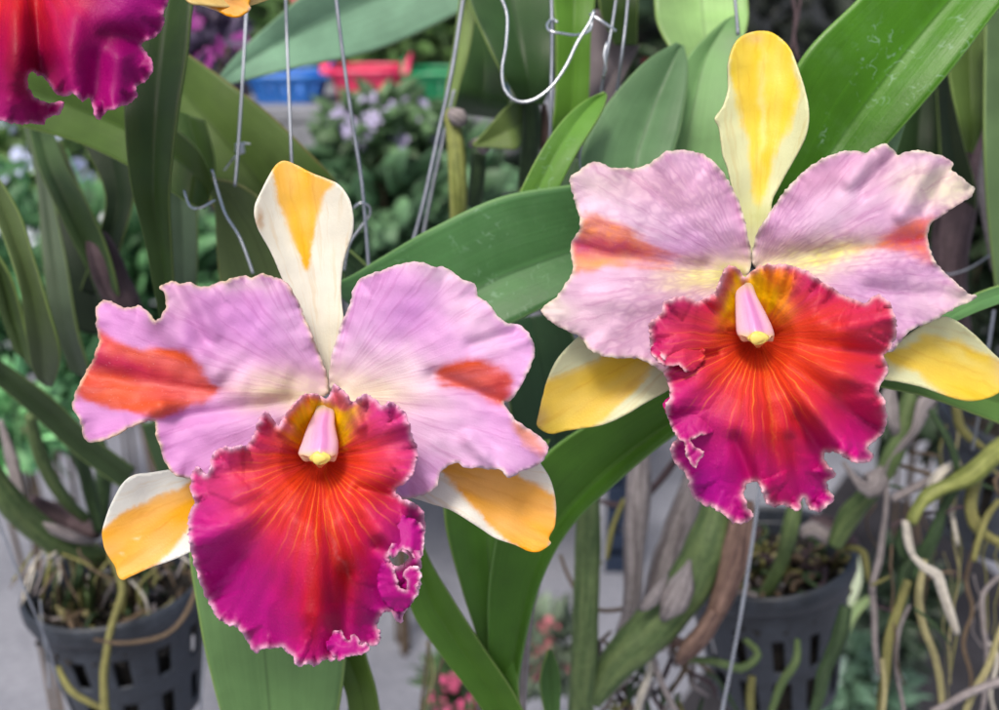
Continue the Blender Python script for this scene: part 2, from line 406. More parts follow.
f1_lip = [(326,399),(318,395),(308,394),(299,398),(292,406),(285,415),(279,425),(271,417),(264,411),(258,420),(254,435),(247,444),(238,446),(228,447),(218,449),(212,455),(211,465),(207,473),(202,472),(197,466),(193,473),(191,487),(194,503),(189,520),(190,545),(196,570),(203,590),(212,608),(221,621),(229,625),(239,629),(248,641),(256,653),(262,649),(272,648),(283,648),(292,656),(298,667),(307,664),(316,666),(326,659),(334,661),(342,653),(352,655),(360,648),(368,646),(378,644),(380,632),(377,622),(383,613),(391,611),(396,621),(402,622),(404,612),(411,604),(417,592),(419,581),(415,574),(421,566),(420,552),(417,540),(424,530),(425,518),(421,508),(413,502),(405,500),(397,494),(399,487),(410,479),(416,465),(417,450),(412,434),(408,420),(400,408),(390,402),(382,405),(376,400),(367,394),(359,397),(353,402),(345,393),(339,387),(333,384),(331,392)]
root = thing('orchid_flower', 'lilac bloom with red blotches, orange and cream sepals and ruffled magenta lip, left of centre', 'orchid flower', P(330, 398, D1+.012), 'orchid blooms')
def build_f1(root, sh=(0, 0), lip=True, dd=0.0):
    D = D1+dd
    def c_pl(X, Y, e, s):
        return paint(X, Y, (218, 150, 212), [
            ('b', 292, 396, 62, 25, 15, (252, 244, 190), 1.), ('b', 272, 420, 45, 26, -20, (216, 170, 216), .55), ('b', 255, 330, 40, 36, 30, (206, 136, 210), .5), ('b', 300, 330, 26, 50, -20, (234, 192, 232), .6), ('b', 235, 365, 30, 20, 0, (232, 180, 226), .5), ('b', 240, 285, 50, 8, 0, (230, 204, 214), .6),
            ('b', 170, 300, 26, 32, 0, (214, 172, 200), .6), ('b', 190, 335, 8, 50, 20, (176, 104, 178), .35),
            ('p', [(97,328),(112,338),(130,346),(152,350),(178,350),(198,364),(212,380),(218,392),(210,402),(185,409),(158,417),(138,414),(108,407),(82,398),(74,386),(88,360)], (228, 88, 44), 4.5, 1.),
            ('b', 130, 362, 24, 7, 15, (240, 110, 52), .5), ('b', 128, 366, 60, 9, 16, (205, 36, 86), .85), ('b', 100, 355, 14, 14, 0, (206, 40, 96), .7), ('b', 95, 385, 14, 10, -30, (214, 70, 60), .5),
            ('b', 175, 380, 50, 3, 12, (190, 40, 50), .5)])
    A = dict(shift=sh)
    sheet('petal', root, f1_pl, petal_depth(D+.004, (330, 392), .012, [(158,318,215,372,11,-.0030),(176,286,205,340,7,.0014),(188,284,214,335,7,-.0014),(155,420,290,402,9,.0035),(110,445,160,412,14,-.006),(90,375,215,392,10,.0022)], (.000012, 0), 250, 1), c_pl, M_petal_a, 3., 1.7, .22, origin=(330, 395), rad=120, margin=(222, 200, 170), mw=2.2, ruf=[(.0022, 9, .16, 1), (.0007, 4, .5, 3)], **A)
    def c_pr(X, Y, e, s):
        return paint(X, Y, (224, 162, 220), [
            ('b', 368, 388, 60, 27, 8, (252, 246, 194), 1.), ('b', 345, 400, 25, 18, 0, (246, 240, 190), .8), ('b', 420, 430, 50, 34, 10, (236, 196, 232), .7), ('b', 470, 450, 60, 20, 15, (228, 196, 224), .6),
            ('b', 405, 315, 44, 22, -30, (210, 142, 214), .7), ('b', 360, 350, 24, 40, 10, (232, 192, 232), .6), ('b', 470, 315, 24, 50, -40, (236, 204, 226), .7), ('b', 400, 370, 60, 26, 10, (240, 216, 230), .6), ('b', 440, 272, 50, 10, 15, (226, 200, 216), .6),
            ('p', [(436,373),(445,364),(470,360),(495,365),(511,378),(508,392),(503,403),(485,398),(462,391),(440,383)], (222, 84, 46), 5, 1.),
            ('b', 500, 384, 10, 18, -20, (196, 44, 54), .7), ('b', 470, 374, 30, 3, 14, (200, 70, 45), .5),
            ('p', [(512,420),(530,431),(547,446),(542,457),(530,450),(520,438)], (232, 150, 104), 5, .85)])
    sheet('petal', root, f1_pr, petal_depth(D+.004, (330, 392), .012, [(434,375,505,404,8,.0035),(504,404,545,450,10,-.002),(470,345,525,330,7,.002),(470,440,505,475,8,-.003),(345,330,350,300,8,.003)], (-.000008, 0), 250, 4), c_pr, M_petal_a, 3., 1.3, .2, origin=(330, 395), rad=120, margin=(228, 208, 204), mw=2.2, ruf=[(.0022, 10, .13, 5), (.0006, 4, .5, 6)], **A)
    def c_ds(X, Y, e, s):
        return paint(X, Y, (246, 243, 228), [('p', [(272,168),(279,160),(288,158),(310,170),(333,182),(324,200),(314,235),(308,268),(298,252),(286,222),(276,195)], (255, 192, 0), 3.2, 1.), ('b', 300, 195, 8, 30, 10, (255, 208, 20), .6), ('b', 332, 350, 30, 45, 0, (228, 226, 190), .4), ('b', 258, 220, 3, 8, 0, (205, 150, 80), .7)])
    sheet('sepal', root, f1_ds, sepal_depth(D+.010, (333, 390), (300, 165), 45, .006, -.004), c_ds, M_sepal, 2.4, .3, .1, origin=(333, 420), rad=120, ruf=[(.0008, 12, .05, 2)], **A)
    def c_ls(X, Y, e, s):
        return paint(X, Y, (243, 245, 238), [('p', [(101,530),(120,514),(145,501),(180,487),(205,477),(215,478),(205,498),(190,527),(168,553),(150,570),(124,586),(112,575),(100,545)], (255, 184, 0), 3.2, 1.), ('b', 140, 540, 25, 10, -40, (252, 178, 30), .6), ('b', 138, 538, 4, 1.2, -30, (250, 235, 190), .7), ('b', 123, 554, 2, 1.2, 0, (250, 235, 190), .8)])
    sheet('sepal', root, f1_ls, sepal_depth(D+.012, (230, 490), (110, 560), 45, .004, -.003), c_ls, M_sepal, 2.4, .3, .1, origin=(330, 430), rad=120, **A)
    def c_rs(X, Y, e, s):
        return paint(X, Y, (245, 243, 234), [('p', [(436,452),(500,455),(522,476),(540,484),(556,500),(558,525),(540,556),(514,544),(494,529),(470,502),(445,476),(436,462)], (255, 180, 0), 3.2, 1.), ('b', 520, 500, 22, 22, 0, (250, 176, 36), .5)])
    sheet('sepal', root, f1_rs, sepal_depth(D+.013, (400, 475), (550, 535), 45, .005, -.001), c_rs, M_sepal, 2.4, .3, .1, origin=(330, 430), rad=120, ruf=[(.001, 10, .06, 2)], **A)
    column(root, [(325, 402, 6, -.003), (325, 412, 9, -.0065), (322, 426, 12.5, -.0095), (321, 442, 16.5, -.0118), (319, 454, 18, -.0132), (320, 463, 14.5, -.0140)], D, sh)
    if lip:
        T = (320, 458)
        def c_lip(X, Y, e, s):
            return paint(X, Y, (188, 8, 136), [
                ('b', 228, 478, 50, 50, 0, (206, 58, 136), .95), ('b', 390, 445, 36, 46, 0, (210, 66, 150), .95), ('b', 400, 525, 30, 26, 0, (176, 12, 134), .7), ('b', 210, 560, 34, 40, 0, (186, 20, 132), .6),
                ('b', 272, 490, 40, 50, 20, (204, 44, 70), .9), ('b', 362, 470, 34, 46, -20, (206, 44, 66), .9), ('b', 316, 600, 38, 56, 0, (176, 4, 44), .95), ('b', 345, 560, 26, 50, 15, (206, 14, 36), .9), ('b', 320, 520, 48, 58, 0, (222, 40, 30), .95),
                ('b', 318, 470, 74, 56, 0, (230, 66, 26), 1.), ('b', 235, 610, 34, 30, 0, (168, 2, 122), .7), ('b', 396, 610, 26, 24, 0, (178, 6, 136), .7), ('b', 270, 635, 22, 20, 0, (180, 6, 126), .6),
                ('b', 298, 412, 20, 20, -40, (248, 128, 16), 1.), ('b', 343, 418, 14, 22, 40, (255, 196, 0), 1.), ('b', 312, 420, 20, 20, 0, (255, 200, 0), 1.), ('b', 344, 426, 6, 12, 0, (208, 200, 20), .7), ('b', 304, 430, 6, 12, 0, (220, 180, 20), .7),
                ('p', [(285,412),(297,401),(312,397),(324,402),(318,414),(306,430),(300,448),(292,440),(286,426)], (252, 150, 14), 6, .95), ('p', [(296,414),(306,404),(320,402),(324,408),(310,424),(302,442),(296,434)], (255, 205, 0), 5, 1.), ('p', [(327,402),(336,406),(348,420),(350,438),(343,446),(336,428),(328,412)], (250, 206, 0), 4.5, 1.),
                ('p', [(331,383),(340,386),(356,404),(345,410),(334,402)], (224, 96, 108), 2.5, .9), ('b', 283, 424, 5, 16, -50, (228, 120, 130), .8),
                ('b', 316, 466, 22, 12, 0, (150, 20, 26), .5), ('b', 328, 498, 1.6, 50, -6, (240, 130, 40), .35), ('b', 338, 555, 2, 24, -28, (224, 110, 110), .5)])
        sheet('lip', root, f1_lip, lip_depth(D, T, 120, [(325,480,332,600,10,.0020),(346,575,341,640,9,.0045),(300,490,260,640,14,-.0018),(360,490,400,600,14,-.0022),(380,545,412,575,8,.007),(395,497,360,490,9,.005),(240,560,205,600,10,.003),(210,520,260,500,10,.0025),(292,400,280,430,5,-.004),(345,395,360,425,6,-.004)], 8, .0034, 1., hood=(324, 420, 17, 24)), c_lip, M_lip, 2.4, 2.8, .19, holes=[[(389,557),(395,551),(403,552),(409,557),(403,564),(395,566)]], origin=T, rad=120, margin=(250, 200, 224), mw=3.2, pcz=line_reach(T), ruf=[(.0062, 15, .125, 3), (.0034, 8, .36, 4), (.0010, 3, 1.1, 8)])
build_f1(root)
def c_flap(X, Y, e, s): return paint(X, Y, (190, 16, 138), [('b', 400, 590, 14, 12, 0, (172, 6, 126), .6)])
LIPM = dict(origin=(320, 458), rad=120, margin=(244, 190, 214), mw=2.0, pcz=line_reach((320, 458)))
def flap(root, lipo, out, depth, cf, mat, mask, name='ruffle', jag=2., **k):
    o = sheet(name, root, out, depth, cf, mat, 2.2, jag, .35, mask=mask, ruf=[(.0014, 6, .5, 4), (.0008, 3, 1.0, 8)], **k)
    o.parent = lipo; return o
lipo = [o for o in root.children if o.name.startswith('lip')][0]
flap(root, lipo, [(378,575),(383,560),(389,560),(394,568),(397,578),(399,587),(406,590),(407,581),(403,574),(409,567),(415,566),(421,572),(420,588),(412,603),(400,612),(386,604),(378,590)], lambda X, Y, e, s: D1-.0165-.0045*np.clip((X-382)/25., -1, 1)+.004*np.clip((Y-596)/14., 0, 1), c_flap, M_lip, lambda X, Y: sst((X-384)/5.)*sst((600-Y)/6.)+sst((X-410)/4.), **LIPM)
flap(root, lipo, [(376,530),(384,535),(391,543),(388,553),(394,557),(402,550),(410,552),(415,560),(422,556),(424,542),(424,528),(410,518),(390,516)], lambda X, Y, e, s: D1-.0178-.0035*np.clip((Y-525)/25., -1, 1)+.003*np.clip((X-412)/10., 0, 1), c_flap, M_lip, lambda X, Y: sst((Y-536)/5.)+sst((X-416)/4.), **LIPM)
flap(root, lipo, [(328,636),(334,631),(341,631),(344,637),(349,641),(352,635),(358,637),(360,645),(367,643),(369,650),(360,655),(350,656),(340,660),(331,654),(326,645)], lambda X, Y, e, s: D1-.0150-.0040*np.clip((Y-632)/14., -1, 1), c_flap, M_lip, lambda X, Y: sst((X-330)/5.), **LIPM)

# ---- flower two (right)
D2 = .350
f2_pl = [(751,264),(748,235),(740,205),(728,180),(712,160),(695,152),(680,150),(665,152),(655,160),(642,167),(628,168),(612,168),(600,163),(590,163),(580,170),(570,178),(573,195),(579,215),(579,230),(572,242),(571,255),(573,270),(565,285),(555,298),(545,305),(541,311),(545,316),(555,325),(570,332),(582,338),(588,348),(600,355),(618,358),(640,359),(655,367),(668,372),(690,355),(720,320),(742,285)]
f2_pr = [(753,264),(755,240),(765,220),(782,195),(800,175),(820,160),(840,152),(855,151),(866,153),(874,147),(884,144),(893,149),(898,155),(906,152),(918,150),(935,154),(946,158),(953,163),(952,170),(960,176),(970,184),(974,190),(970,197),(955,207),(940,217),(930,225),(928,240),(932,255),(940,268),(955,282),(968,293),(976,296),(970,302),(955,308),(935,320),(915,328),(902,339),(890,352),(870,345),(820,315),(775,282)]
f2_ds = [(754,254),(738,230),(734,200),(728,170),(723,156),(721,142),(719,128),(715,118),(723,106),(728,88),(728,64),(735,43),(748,33),(765,31),(778,36),(790,48),(797,65),(805,90),(809,115),(805,138),(794,160),(780,185),(772,203),(770,232)]
f2_ls = [(690,350),(650,335),(610,330),(583,335),(570,345),(557,360),(548,378),(543,395),(538,417),(537,425),(543,431),(552,434),(565,431),(585,428),(605,424),(625,415),(645,403),(668,390),(695,370)]
f2_rs = [(870,350),(892,345),(905,337),(918,328),(931,320),(945,317),(958,322),(975,335),(990,350),(1002,362),(1008,376),(1002,390),(988,398),(970,401),(950,397),(925,388),(900,382),(883,379),(865,372)]
f2_lip = [(744,277),(738,269),(731,266),(724,270),(719,282),(715,293),(706,297),(700,301),(695,302),(690,298),(682,296),(672,298),(664,303),(661,312),(656,318),(650,321),(649,333),(651,345),(655,354),(664,359),(669,364),(665,374),(670,388),(668,400),(666,410),(670,420),(674,430),(679,437),(672,444),(672,458),(680,468),(687,476),(690,490),(700,503),(712,508),(722,513),(735,523),(746,522),(753,515),(747,506),(744,495),(746,486),(752,482),(758,483),(762,492),(767,503),(774,508),(780,505),(790,508),(800,511),(800,502),(804,498),(809,508),(816,512),(826,507),(834,498),(829,490),(827,482),(835,475),(830,467),(825,460),(825,453),(831,451),(842,455),(853,462),(866,463),(873,457),(868,449),(876,440),(884,432),(887,415),(885,402),(879,389),(884,380),(888,368),(884,356),(890,349),(895,337),(896,322),(891,305),(882,296),(874,296),(866,303),(855,300),(840,293),(825,283),(805,270),(785,265),(770,264),(759,267),(750,273)]
root2 = thing('orchid_flower', 'bloom at right with pale veined petals, yellow sepals and torn red lip', 'orchid flower', P(750, 275, D2+.012), 'orchid blooms')
def c(X, Y, e, s):
    return paint(X, Y, (234, 192, 222), [('b', 660, 185, 70, 26, 10, (224, 176, 200), .7), ('b', 600, 320, 60, 35, 20, (228, 192, 214), .7), ('b', 690, 260, 50, 30, 20, (214, 162, 222), .8), ('b', 620, 215, 50, 22, 25, (236, 212, 226), .7), ('b', 650, 290, 50, 14, 15, (216, 168, 218), .5), ('b', 600, 180, 40, 18, 10, (226, 204, 206), .7), ('b', 738, 200, 14, 60, -20, (212, 142, 196), .7),
        ('b', 712, 277, 58, 18, -4, (236, 230, 150), 1.), ('b', 740, 275, 20, 18, 0, (214, 208, 120), .8), ('b', 552, 312, 24, 16, 30, (232, 222, 208), .8),
        ('p', [(578,215),(600,216),(625,231),(650,249),(670,259),(672,264),(640,265),(610,268),(588,271),(568,272),(564,250),(578,232)], (232, 134, 76), 7, .95), ('b', 600, 246, 58, 8, 8, (208, 62, 96), .9), ('b', 582, 250, 12, 10, 0, (196, 40, 110), .7), ('b', 600, 264, 26, 5, -6, (240, 168, 72), .7)])
sheet('petal', root2, f2_pl, petal_depth(D2+.005, (750, 270), .012, [(575,250,700,268,12,.0030),(660,160,720,230,14,-.002),(600,300,690,300,12,-.0016)], (0, 0), 220, 11), c, M_petal_b, 3., 1.6, .22, origin=(750, 275), rad=120, margin=(236, 226, 200), mw=2.6, ruf=[(.0026, 12, .11, 5), (.0008, 4, .5, 6)])
def c(X, Y, e, s):
    return paint(X, Y, (230, 182, 220), [('b', 820, 180, 50, 25, -20, (216, 158, 196), .8), ('b', 925, 185, 50, 26, 15, (226, 208, 200), .95), ('b', 955, 190, 24, 24, 0, (232, 224, 196), .8), ('b', 880, 170, 22, 7, -55, (168, 116, 156), .75), ('b', 835, 210, 60, 18, -35, (236, 206, 230), .7), ('b', 920, 300, 60, 20, 20, (224, 192, 210), .8), ('b', 962, 296, 18, 10, 20, (236, 224, 208), .8), ('b', 870, 280, 50, 20, 20, (212, 156, 216), .5),
        ('b', 804, 262, 68, 19, -12, (238, 232, 176), 1.), ('b', 830, 256, 40, 6, -18, (232, 226, 110), .8), ('b', 775, 272, 26, 14, 0, (230, 222, 160), .8),
        ('p', [(936,217),(915,219),(895,231),(880,243),(890,251),(915,259),(936,262),(930,240)], (230, 108, 64), 7, .95), ('b', 915, 240, 26, 5, 4, (205, 50, 66), .8), ('b', 872, 246, 20, 3, -6, (232, 150, 90), .6)])
sheet('petal', root2, f2_pr, petal_depth(D2+.005, (750, 270), .012, [(770,262,925,240,12,.0030),(866,160,850,182,8,-.003),(895,155,862,190,8,.0045),(930,165,900,215,8,-.0028),(948,170,922,215,7,.0022),(800,230,870,190,14,-.0015),(870,290,960,298,9,.002)], (0, 0), 220, 14), c, M_petal_b, 3., 1.5, .22, origin=(750, 275), rad=120, margin=(236, 228, 204), mw=2.4, ruf=[(.0024, 12, .12, 2), (.0008, 4, .5, 9)])
def c(X, Y, e, s):
    return paint(X, Y, (228, 230, 182), [('p', [(728,66),(733,42),(748,30),(765,28),(780,34),(793,52),(797,90),(791,122),(778,150),(766,188),(755,206),(749,180),(744,140),(736,100)], (252, 220, 40), 4.5, 1.), ('b', 762, 110, 4, 60, 0, (250, 234, 150), .7), ('b', 748, 90, 8, 40, 0, (246, 208, 50), .5), ('b', 755, 38, 12, 6, 0, (240, 200, 140), .6), ('b', 757, 215, 18, 18, 0, (206, 214, 130), .6)])
sheet('sepal', root2, f2_ds, sepal_depth(D2+.011, (754, 250), (762, 31), 48, .007, -.002), c, M_sepal, 2.4, .3, .1, origin=(754, 290), rad=120, ruf=[(.0008, 12, .05, 2)])
def c(X, Y, e, s):
    return paint(X, Y, (226, 230, 190), [('p', [(545,381),(572,369),(594,358),(610,345),(640,345),(655,362),(640,385),(618,405),(598,424),(570,436),(545,438),(532,424),(537,402)], (244, 206, 56), 4.5, 1.), ('b', 555, 425, 30, 8, -10, (246, 222, 80), .5), ('b', 541, 418, 8, 8, 0, (216, 186, 130), .7)])
sheet('sepal', root2, f2_ls, sepal_depth(D2+.016, (690, 345), (538, 425), 45, .006, .003), c, M_sepal, 2.4, .3, .1, origin=(750, 290), rad=120)
def c(X, Y, e, s):
    return paint(X, Y, (230, 232, 186), [('p', [(885,352),(905,341),(930,333),(960,340),(985,352),(1010,368),(1012,385),(995,402),(960,404),(935,392),(912,372),(890,364)], (248, 212, 44), 5, 1.), ('b', 955, 352, 40, 5, 30, (250, 238, 150), .5), ('b', 950, 375, 40, 6, 20, (244, 206, 66), .5), ('b', 1000, 370, 8, 14, 0, (232, 200, 150), .6)])
sheet('sepal', root2, f2_rs, sepal_depth(D2+.014, (870, 355), (1005, 378), 42, .006, .003), c, M_sepal, 2.4, .3, .1, origin=(750, 290), rad=120)
column(root2, [(743, 276, 7, -.003), (746, 294, 9.5, -.008), (752, 316, 14.5, -.0110), (756, 332, 17, -.0130), (758, 343, 14.5, -.0142)], D2)
T2 = (756, 338)
def c(X, Y, e, s):
    return paint(X, Y, (192, 4, 124), [
        ('b', 684, 330, 40, 40, 0, (200, 50, 104), .95), ('b', 882, 325, 28, 40, 0, (204, 44, 96), .95), ('b', 700, 420, 40, 34, 0, (192, 18, 138), .95), ('b', 705, 490, 40, 36, 20, (180, 0, 142), 1.), ('b', 850, 452, 46, 22, 20, (200, 4, 134), .95), ('b', 820, 492, 26, 28, 0, (198, 6, 138), .95), ('b', 880, 410, 18, 34, 0, (198, 26, 104), .7),
        ('b', 740, 340, 54, 50, 0, (208, 44, 44), .95), ('b', 810, 345, 72, 62, 0, (224, 56, 36), 1.), ('b', 775, 425, 38, 50, 0, (210, 20, 48), .95), ('b', 772, 375, 70, 52, 0, (230, 62, 28), .95), ('b', 760, 350, 44, 36, 0, (222, 70, 22), .8),
        ('b', 768, 500, 20, 16, 0, (172, 14, 66), .7), ('b', 774, 282, 22, 18, 30, (236, 120, 24), 1.), ('b', 770, 294, 13, 22, -30, (255, 214, 0), 1.), ('b', 733, 296, 10, 26, 15, (255, 208, 0), 1.), ('b', 730, 278, 12, 12, 0, (222, 96, 50), .9),
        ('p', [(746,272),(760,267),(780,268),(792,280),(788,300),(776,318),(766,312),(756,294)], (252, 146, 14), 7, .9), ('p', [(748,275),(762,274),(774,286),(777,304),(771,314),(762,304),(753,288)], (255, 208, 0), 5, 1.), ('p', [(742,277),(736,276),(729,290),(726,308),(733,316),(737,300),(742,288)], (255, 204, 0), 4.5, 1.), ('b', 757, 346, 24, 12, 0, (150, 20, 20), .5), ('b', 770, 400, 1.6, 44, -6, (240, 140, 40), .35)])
sheet('lip', root2, f2_lip, lip_depth(D2, T2, 118, [(768,370,775,480,12,.0022),(752,480,735,440,8,.004),(800,500,790,440,7,.0025),(828,452,800,420,9,.004),(672,362,715,355,6,.005),(885,352,850,350,8,.003),(880,390,845,390,8,.0025),(866,303,840,320,8,.003),(700,300,725,320,7,.003),(722,272,716,300,6,-.004)], 9, .0030, 6., hood=(748, 294, 18, 26)), c, M_lip2, 2.4, 2.6, .20, origin=T2, rad=120, margin=(250, 208, 214), mw=3.1, pcz=line_reach(T2), ruf=[(.0056, 15, .125, 3), (.0030, 8, .36, 4), (.0008, 3, 1.0, 8)])

c_lip2 = c
lipo = [o for o in root2.children if o.name.startswith('lip')][0]
LIPM2 = dict(origin=T2, rad=120, margin=(246, 204, 208), mw=2.0, pcz=line_reach(T2))
flap(root2, lipo, [(664,402),(667,414),(671,426),(678,438),(684,443),(686,455),(694,468),(699,461),(704,452),(697,448),(690,441),(700,436),(716,430),(722,412),(705,395),(684,390)], lambda X, Y, e, s: D2-.0155-.0055*np.clip((Y-408)/40., -1, 1)+.004*np.clip((X-700)/20., 0, 1), c_lip2, M_lip2, lambda X, Y: sst((Y-415)/10.)*sst((708-X)/6.), **LIPM2)
flap(root2, lipo, [(684,340),(668,338),(654,344),(651,352),(656,360),(666,366),(680,366),(686,372),(700,366),(704,350)], lambda X, Y, e, s: D2-.0185-.0035*np.clip((Y-345)/20., -1, 1)+.004*np.clip((X-684)/16., 0, 1), c_lip2, M_lip2, lambda X, Y: sst((Y-350)/8.)*sst((690-X)/6.), **LIPM2)

# ---- flower three (cut by the top-left corner)
f3_lip = [(168,-8),(167,5),(163,14),(164,22),(160,32),(153,38),(146,41),(141,46),(146,53),(153,63),(151,74),(144,82),(136,87),(137,97),(127,104),(114,109),(105,113),(100,120),(96,116),(92,106),(89,98),(82,101),(74,94),(66,96),(58,94),(51,86),(44,77),(36,74),(32,71),(28,76),(27,84),(31,93),(38,99),(50,103),(62,101),(63,107),(58,115),(48,117),(42,124),(30,123),(18,124),(5,121),(-15,118),(-40,100),(-60,60),(-78,10),(-72,-50),(-50,-90),(-25,-118),(0,-134),(22,-140),(50,-138),(80,-125),(120,-95),(152,-50)]
root3 = thing('orchid_flower', 'magenta ruffled bloom cut off by the top left corner of the photo', 'orchid flower', P(30, -137, .335+.012), 'orchid blooms')
build_f1(root3, (-300, -535), False)
T3 = (22, -78)
def c(X, Y, e, s):
    return paint(X, Y, (160, 0, 112), [('b', 28, -10, 54, 80, 0, (200, 8, 40), 1.), ('b', 80, -15, 30, 30, 0, (206, 34, 60), .7), ('b', 28, 60, 26, 40, 0, (140, 0, 44), .8), ('b', 130, 0, 40, 34, 0, (176, 12, 132), .7), ('b', 110, 35, 30, 14, 0, (120, 0, 70), .7), ('b', -10, -10, 34, 50, 0, (204, 14, 40), .6), ('b', 20, -70, 60, 60, 0, (214, 50, 26), .9)])
sheet('lip', root3, f3_lip, lip_depth(.335, T3, 165, [(40,-20,40,70,12,.004),(97,60,93,100,12,.003),(150,40,110,35,14,.004),(75,20,70,95,12,-.003),(120,60,115,110,12,-.003)], 8, .0040, 2., ([0, .10, .2, .34, .55, .8, 1.05, 1.5], [.012, .008, -.002, -.012, -.0175, -.019, -.0130, -.006])), c, M_lip, 3., 2., .24, origin=T3, rad=165, margin=(238, 150, 196), mw=2.2, pcz=lambda X, Y: np.full(len(X), .12), ruf=[(.0036, 12, .19, 3), (.0016, 6, .5, 4)])
f3_s = [(150,-70),(170,-30),(186,0),(205,5),(232,7),(258,3),(282,-10),(290,-40),(270,-70),(220,-90)]
def c(X, Y, e, s): return paint(X, Y, (244, 222, 150), [('b', 225, -20, 60, 20, 0, (246, 196, 90), .8)])
sheet('sepal', root3, f3_s, sepal_depth(.352, (150, -80), (285, -20), 45, .006, .003), c, M_sepal, 2.4, origin=(20, -100), rad=120)

# ------------------------------------------------------------------ leaves, stems, wires
def leaf(root, st, rgb, mid=.5, fold=.006, spots=0., dull=0., edge=(140, 165, 90), name='leaf', rough=.42, thick=.0014, label=None, n=9, wav=.002):
    """st rows: lx ly rx ry depth tilt ; the two rims of the blade, station by station"""
    st = [tuple(s)+(0,)*(6-len(s)) for s in st]
    A = cr(np.array(st, float), False, n=n); N = len(A); M = 19
    seed = random.uniform(0, 50); V = []; PC = []; L = 0; prev = None
    for i, (lx, ly, rx, ry, d, tl) in enumerate(A):
        c = P((lx+rx)/2, (ly+ry)/2, d); L += 0 if prev is None else (c-prev).length; prev = c
        W = math.hypot(rx-lx, ry-ly)/FPX*d
        for j in range(M):
            t = j/(M-1); u = (t-mid)/mid if t < mid else (t-mid)/(1-mid)
            f = min(fold, W*.22)
            dep = d+tl*(t-.5)*2+f*(1-math.sqrt(u*u+.004))*1.0-.12*f*math.sin(abs(u)*math.pi)
            dep += wav*noise.noise(Vector((t*1.5, L*14, seed)))
            V.append(PA(lx+(rx-lx)*t, ly+(ry-ly)*t, dep)); PC.append((u, L, W))
    F = [(i*M+j, i*M+j+1, (i+1)*M+j+1, (i+1)*M+j) for i in range(N-1) for j in range(M-1)]
    return link_mesh(name, V, F, leaf_mat(rgb, spots, dull, edge, rough=rough), root, pc=PC, solid=thick, label=label)

def tube_w(name, root, pts, mat, sides=10, wob=0., knots=0., step=.004, cap=True, label=None, flat=1.):
    """pts rows: Vector, radius m"""
    q = np.array([(*p, r) for p, r in pts], float); out = []
    for i in range(len(q)-1):
        a, b, c, d = q[max(i-1, 0)], q[i], q[i+1], q[min(i+2, len(q)-1)]
        m = max(2, int(np.linalg.norm(c[:3]-b[:3])/step))
        for t in np.linspace(0, 1, m, endpoint=False): out.append(.5*((2*b)+(-a+c)*t+(2*a-5*b+4*c-d)*t*t+(-a+3*b-3*c+d)*t**3))
    out.append(q[-1]); A = np.array(out); N = len(A); sd = random.uniform(0, 90)
    V = []; PC = []; L = 0; nrm = None
    for i in range(N):
        p = Vector(A[i, :3]); t = Vector(A[min(i+1, N-1), :3]-A[max(i-1, 0), :3]).normalized()
        if i: L += (p-pp).length
        pp = p.copy()
        if nrm is None: nrm = t.cross(Vector((.3, 1, .2))).normalized()
        nrm = (nrm-t*nrm.dot(t)).normalized(); bn = t.cross(nrm)
        if wob: p = p+Vector((noise.noise(Vector((L*40, sd, 0))), noise.noise(Vector((L*40, sd, 5))), noise.noise(Vector((L*40, sd, 9)))))*wob
        r = max(A[i, 3], 1e-5)*(1+knots*noise.noise(Vector((L*90, sd, 3))))
        for j in range(sides):
            a = 2*math.pi*j/sides; V.append(tuple(p+nrm*math.cos(a)*r+bn*math.sin(a)*r*flat)); PC.append((abs(j/sides*2-1)*2, L, 0))
    F = [(i*sides+j, i*sides+(j+1) % sides, (i+1)*sides+(j+1) % sides, (i+1)*sides+j) for i in range(N-1) for j in range(sides)]
    if cap: F += [tuple(reversed(range(sides))), tuple((N-1)*sides+j for j in range(sides))]
    return link_mesh(name, V, F, mat, root, pc=PC, label=label)
def tube(name, root, pts, mat, **k):
    """pts rows: x y depth radius_px"""
    return tube_w(name, root, [(P(x, y, d), r/FPX*d) for x, y, d, r in pts], mat, **k)

GREEN = stem_mat((104, 122, 76), (70, 92, 54), 'pseudobulb')
GREEND = stem_mat((66, 88, 56), (44, 62, 40), 'pseudobulb')
YGREEN = stem_mat((140, 146, 82), (100, 110, 52), 'pseudobulb')
SHEATH = stem_mat((158, 150, 150), (108, 100, 100), 'dry_sheath', .75)
SHEATHB = stem_mat((138, 112, 100), (82, 62, 58), 'dry_sheath', .75)
SHEATHD = stem_mat((92, 76, 80), (58, 46, 50), 'dry_sheath', .75)
ROOTW = stem_mat((200, 194, 182), (150, 144, 134), 'root', .7)
ROOTG = stem_mat((132, 130, 78), (92, 88, 52), 'root', .65)
ROOTB = stem_mat((112, 96, 78), (70, 58, 48), 'root', .75)
ROOTL = stem_mat((168, 160, 118), (122, 118, 80), 'root', .7)
WIREM = plain_mat('galvanised_wire', (150, 155, 165), .12, 60, .38, .1, metal=.75)
WIREB = plain_mat('bright_wire', (205, 210, 216), .1, 60, .3, .1, metal=.85)

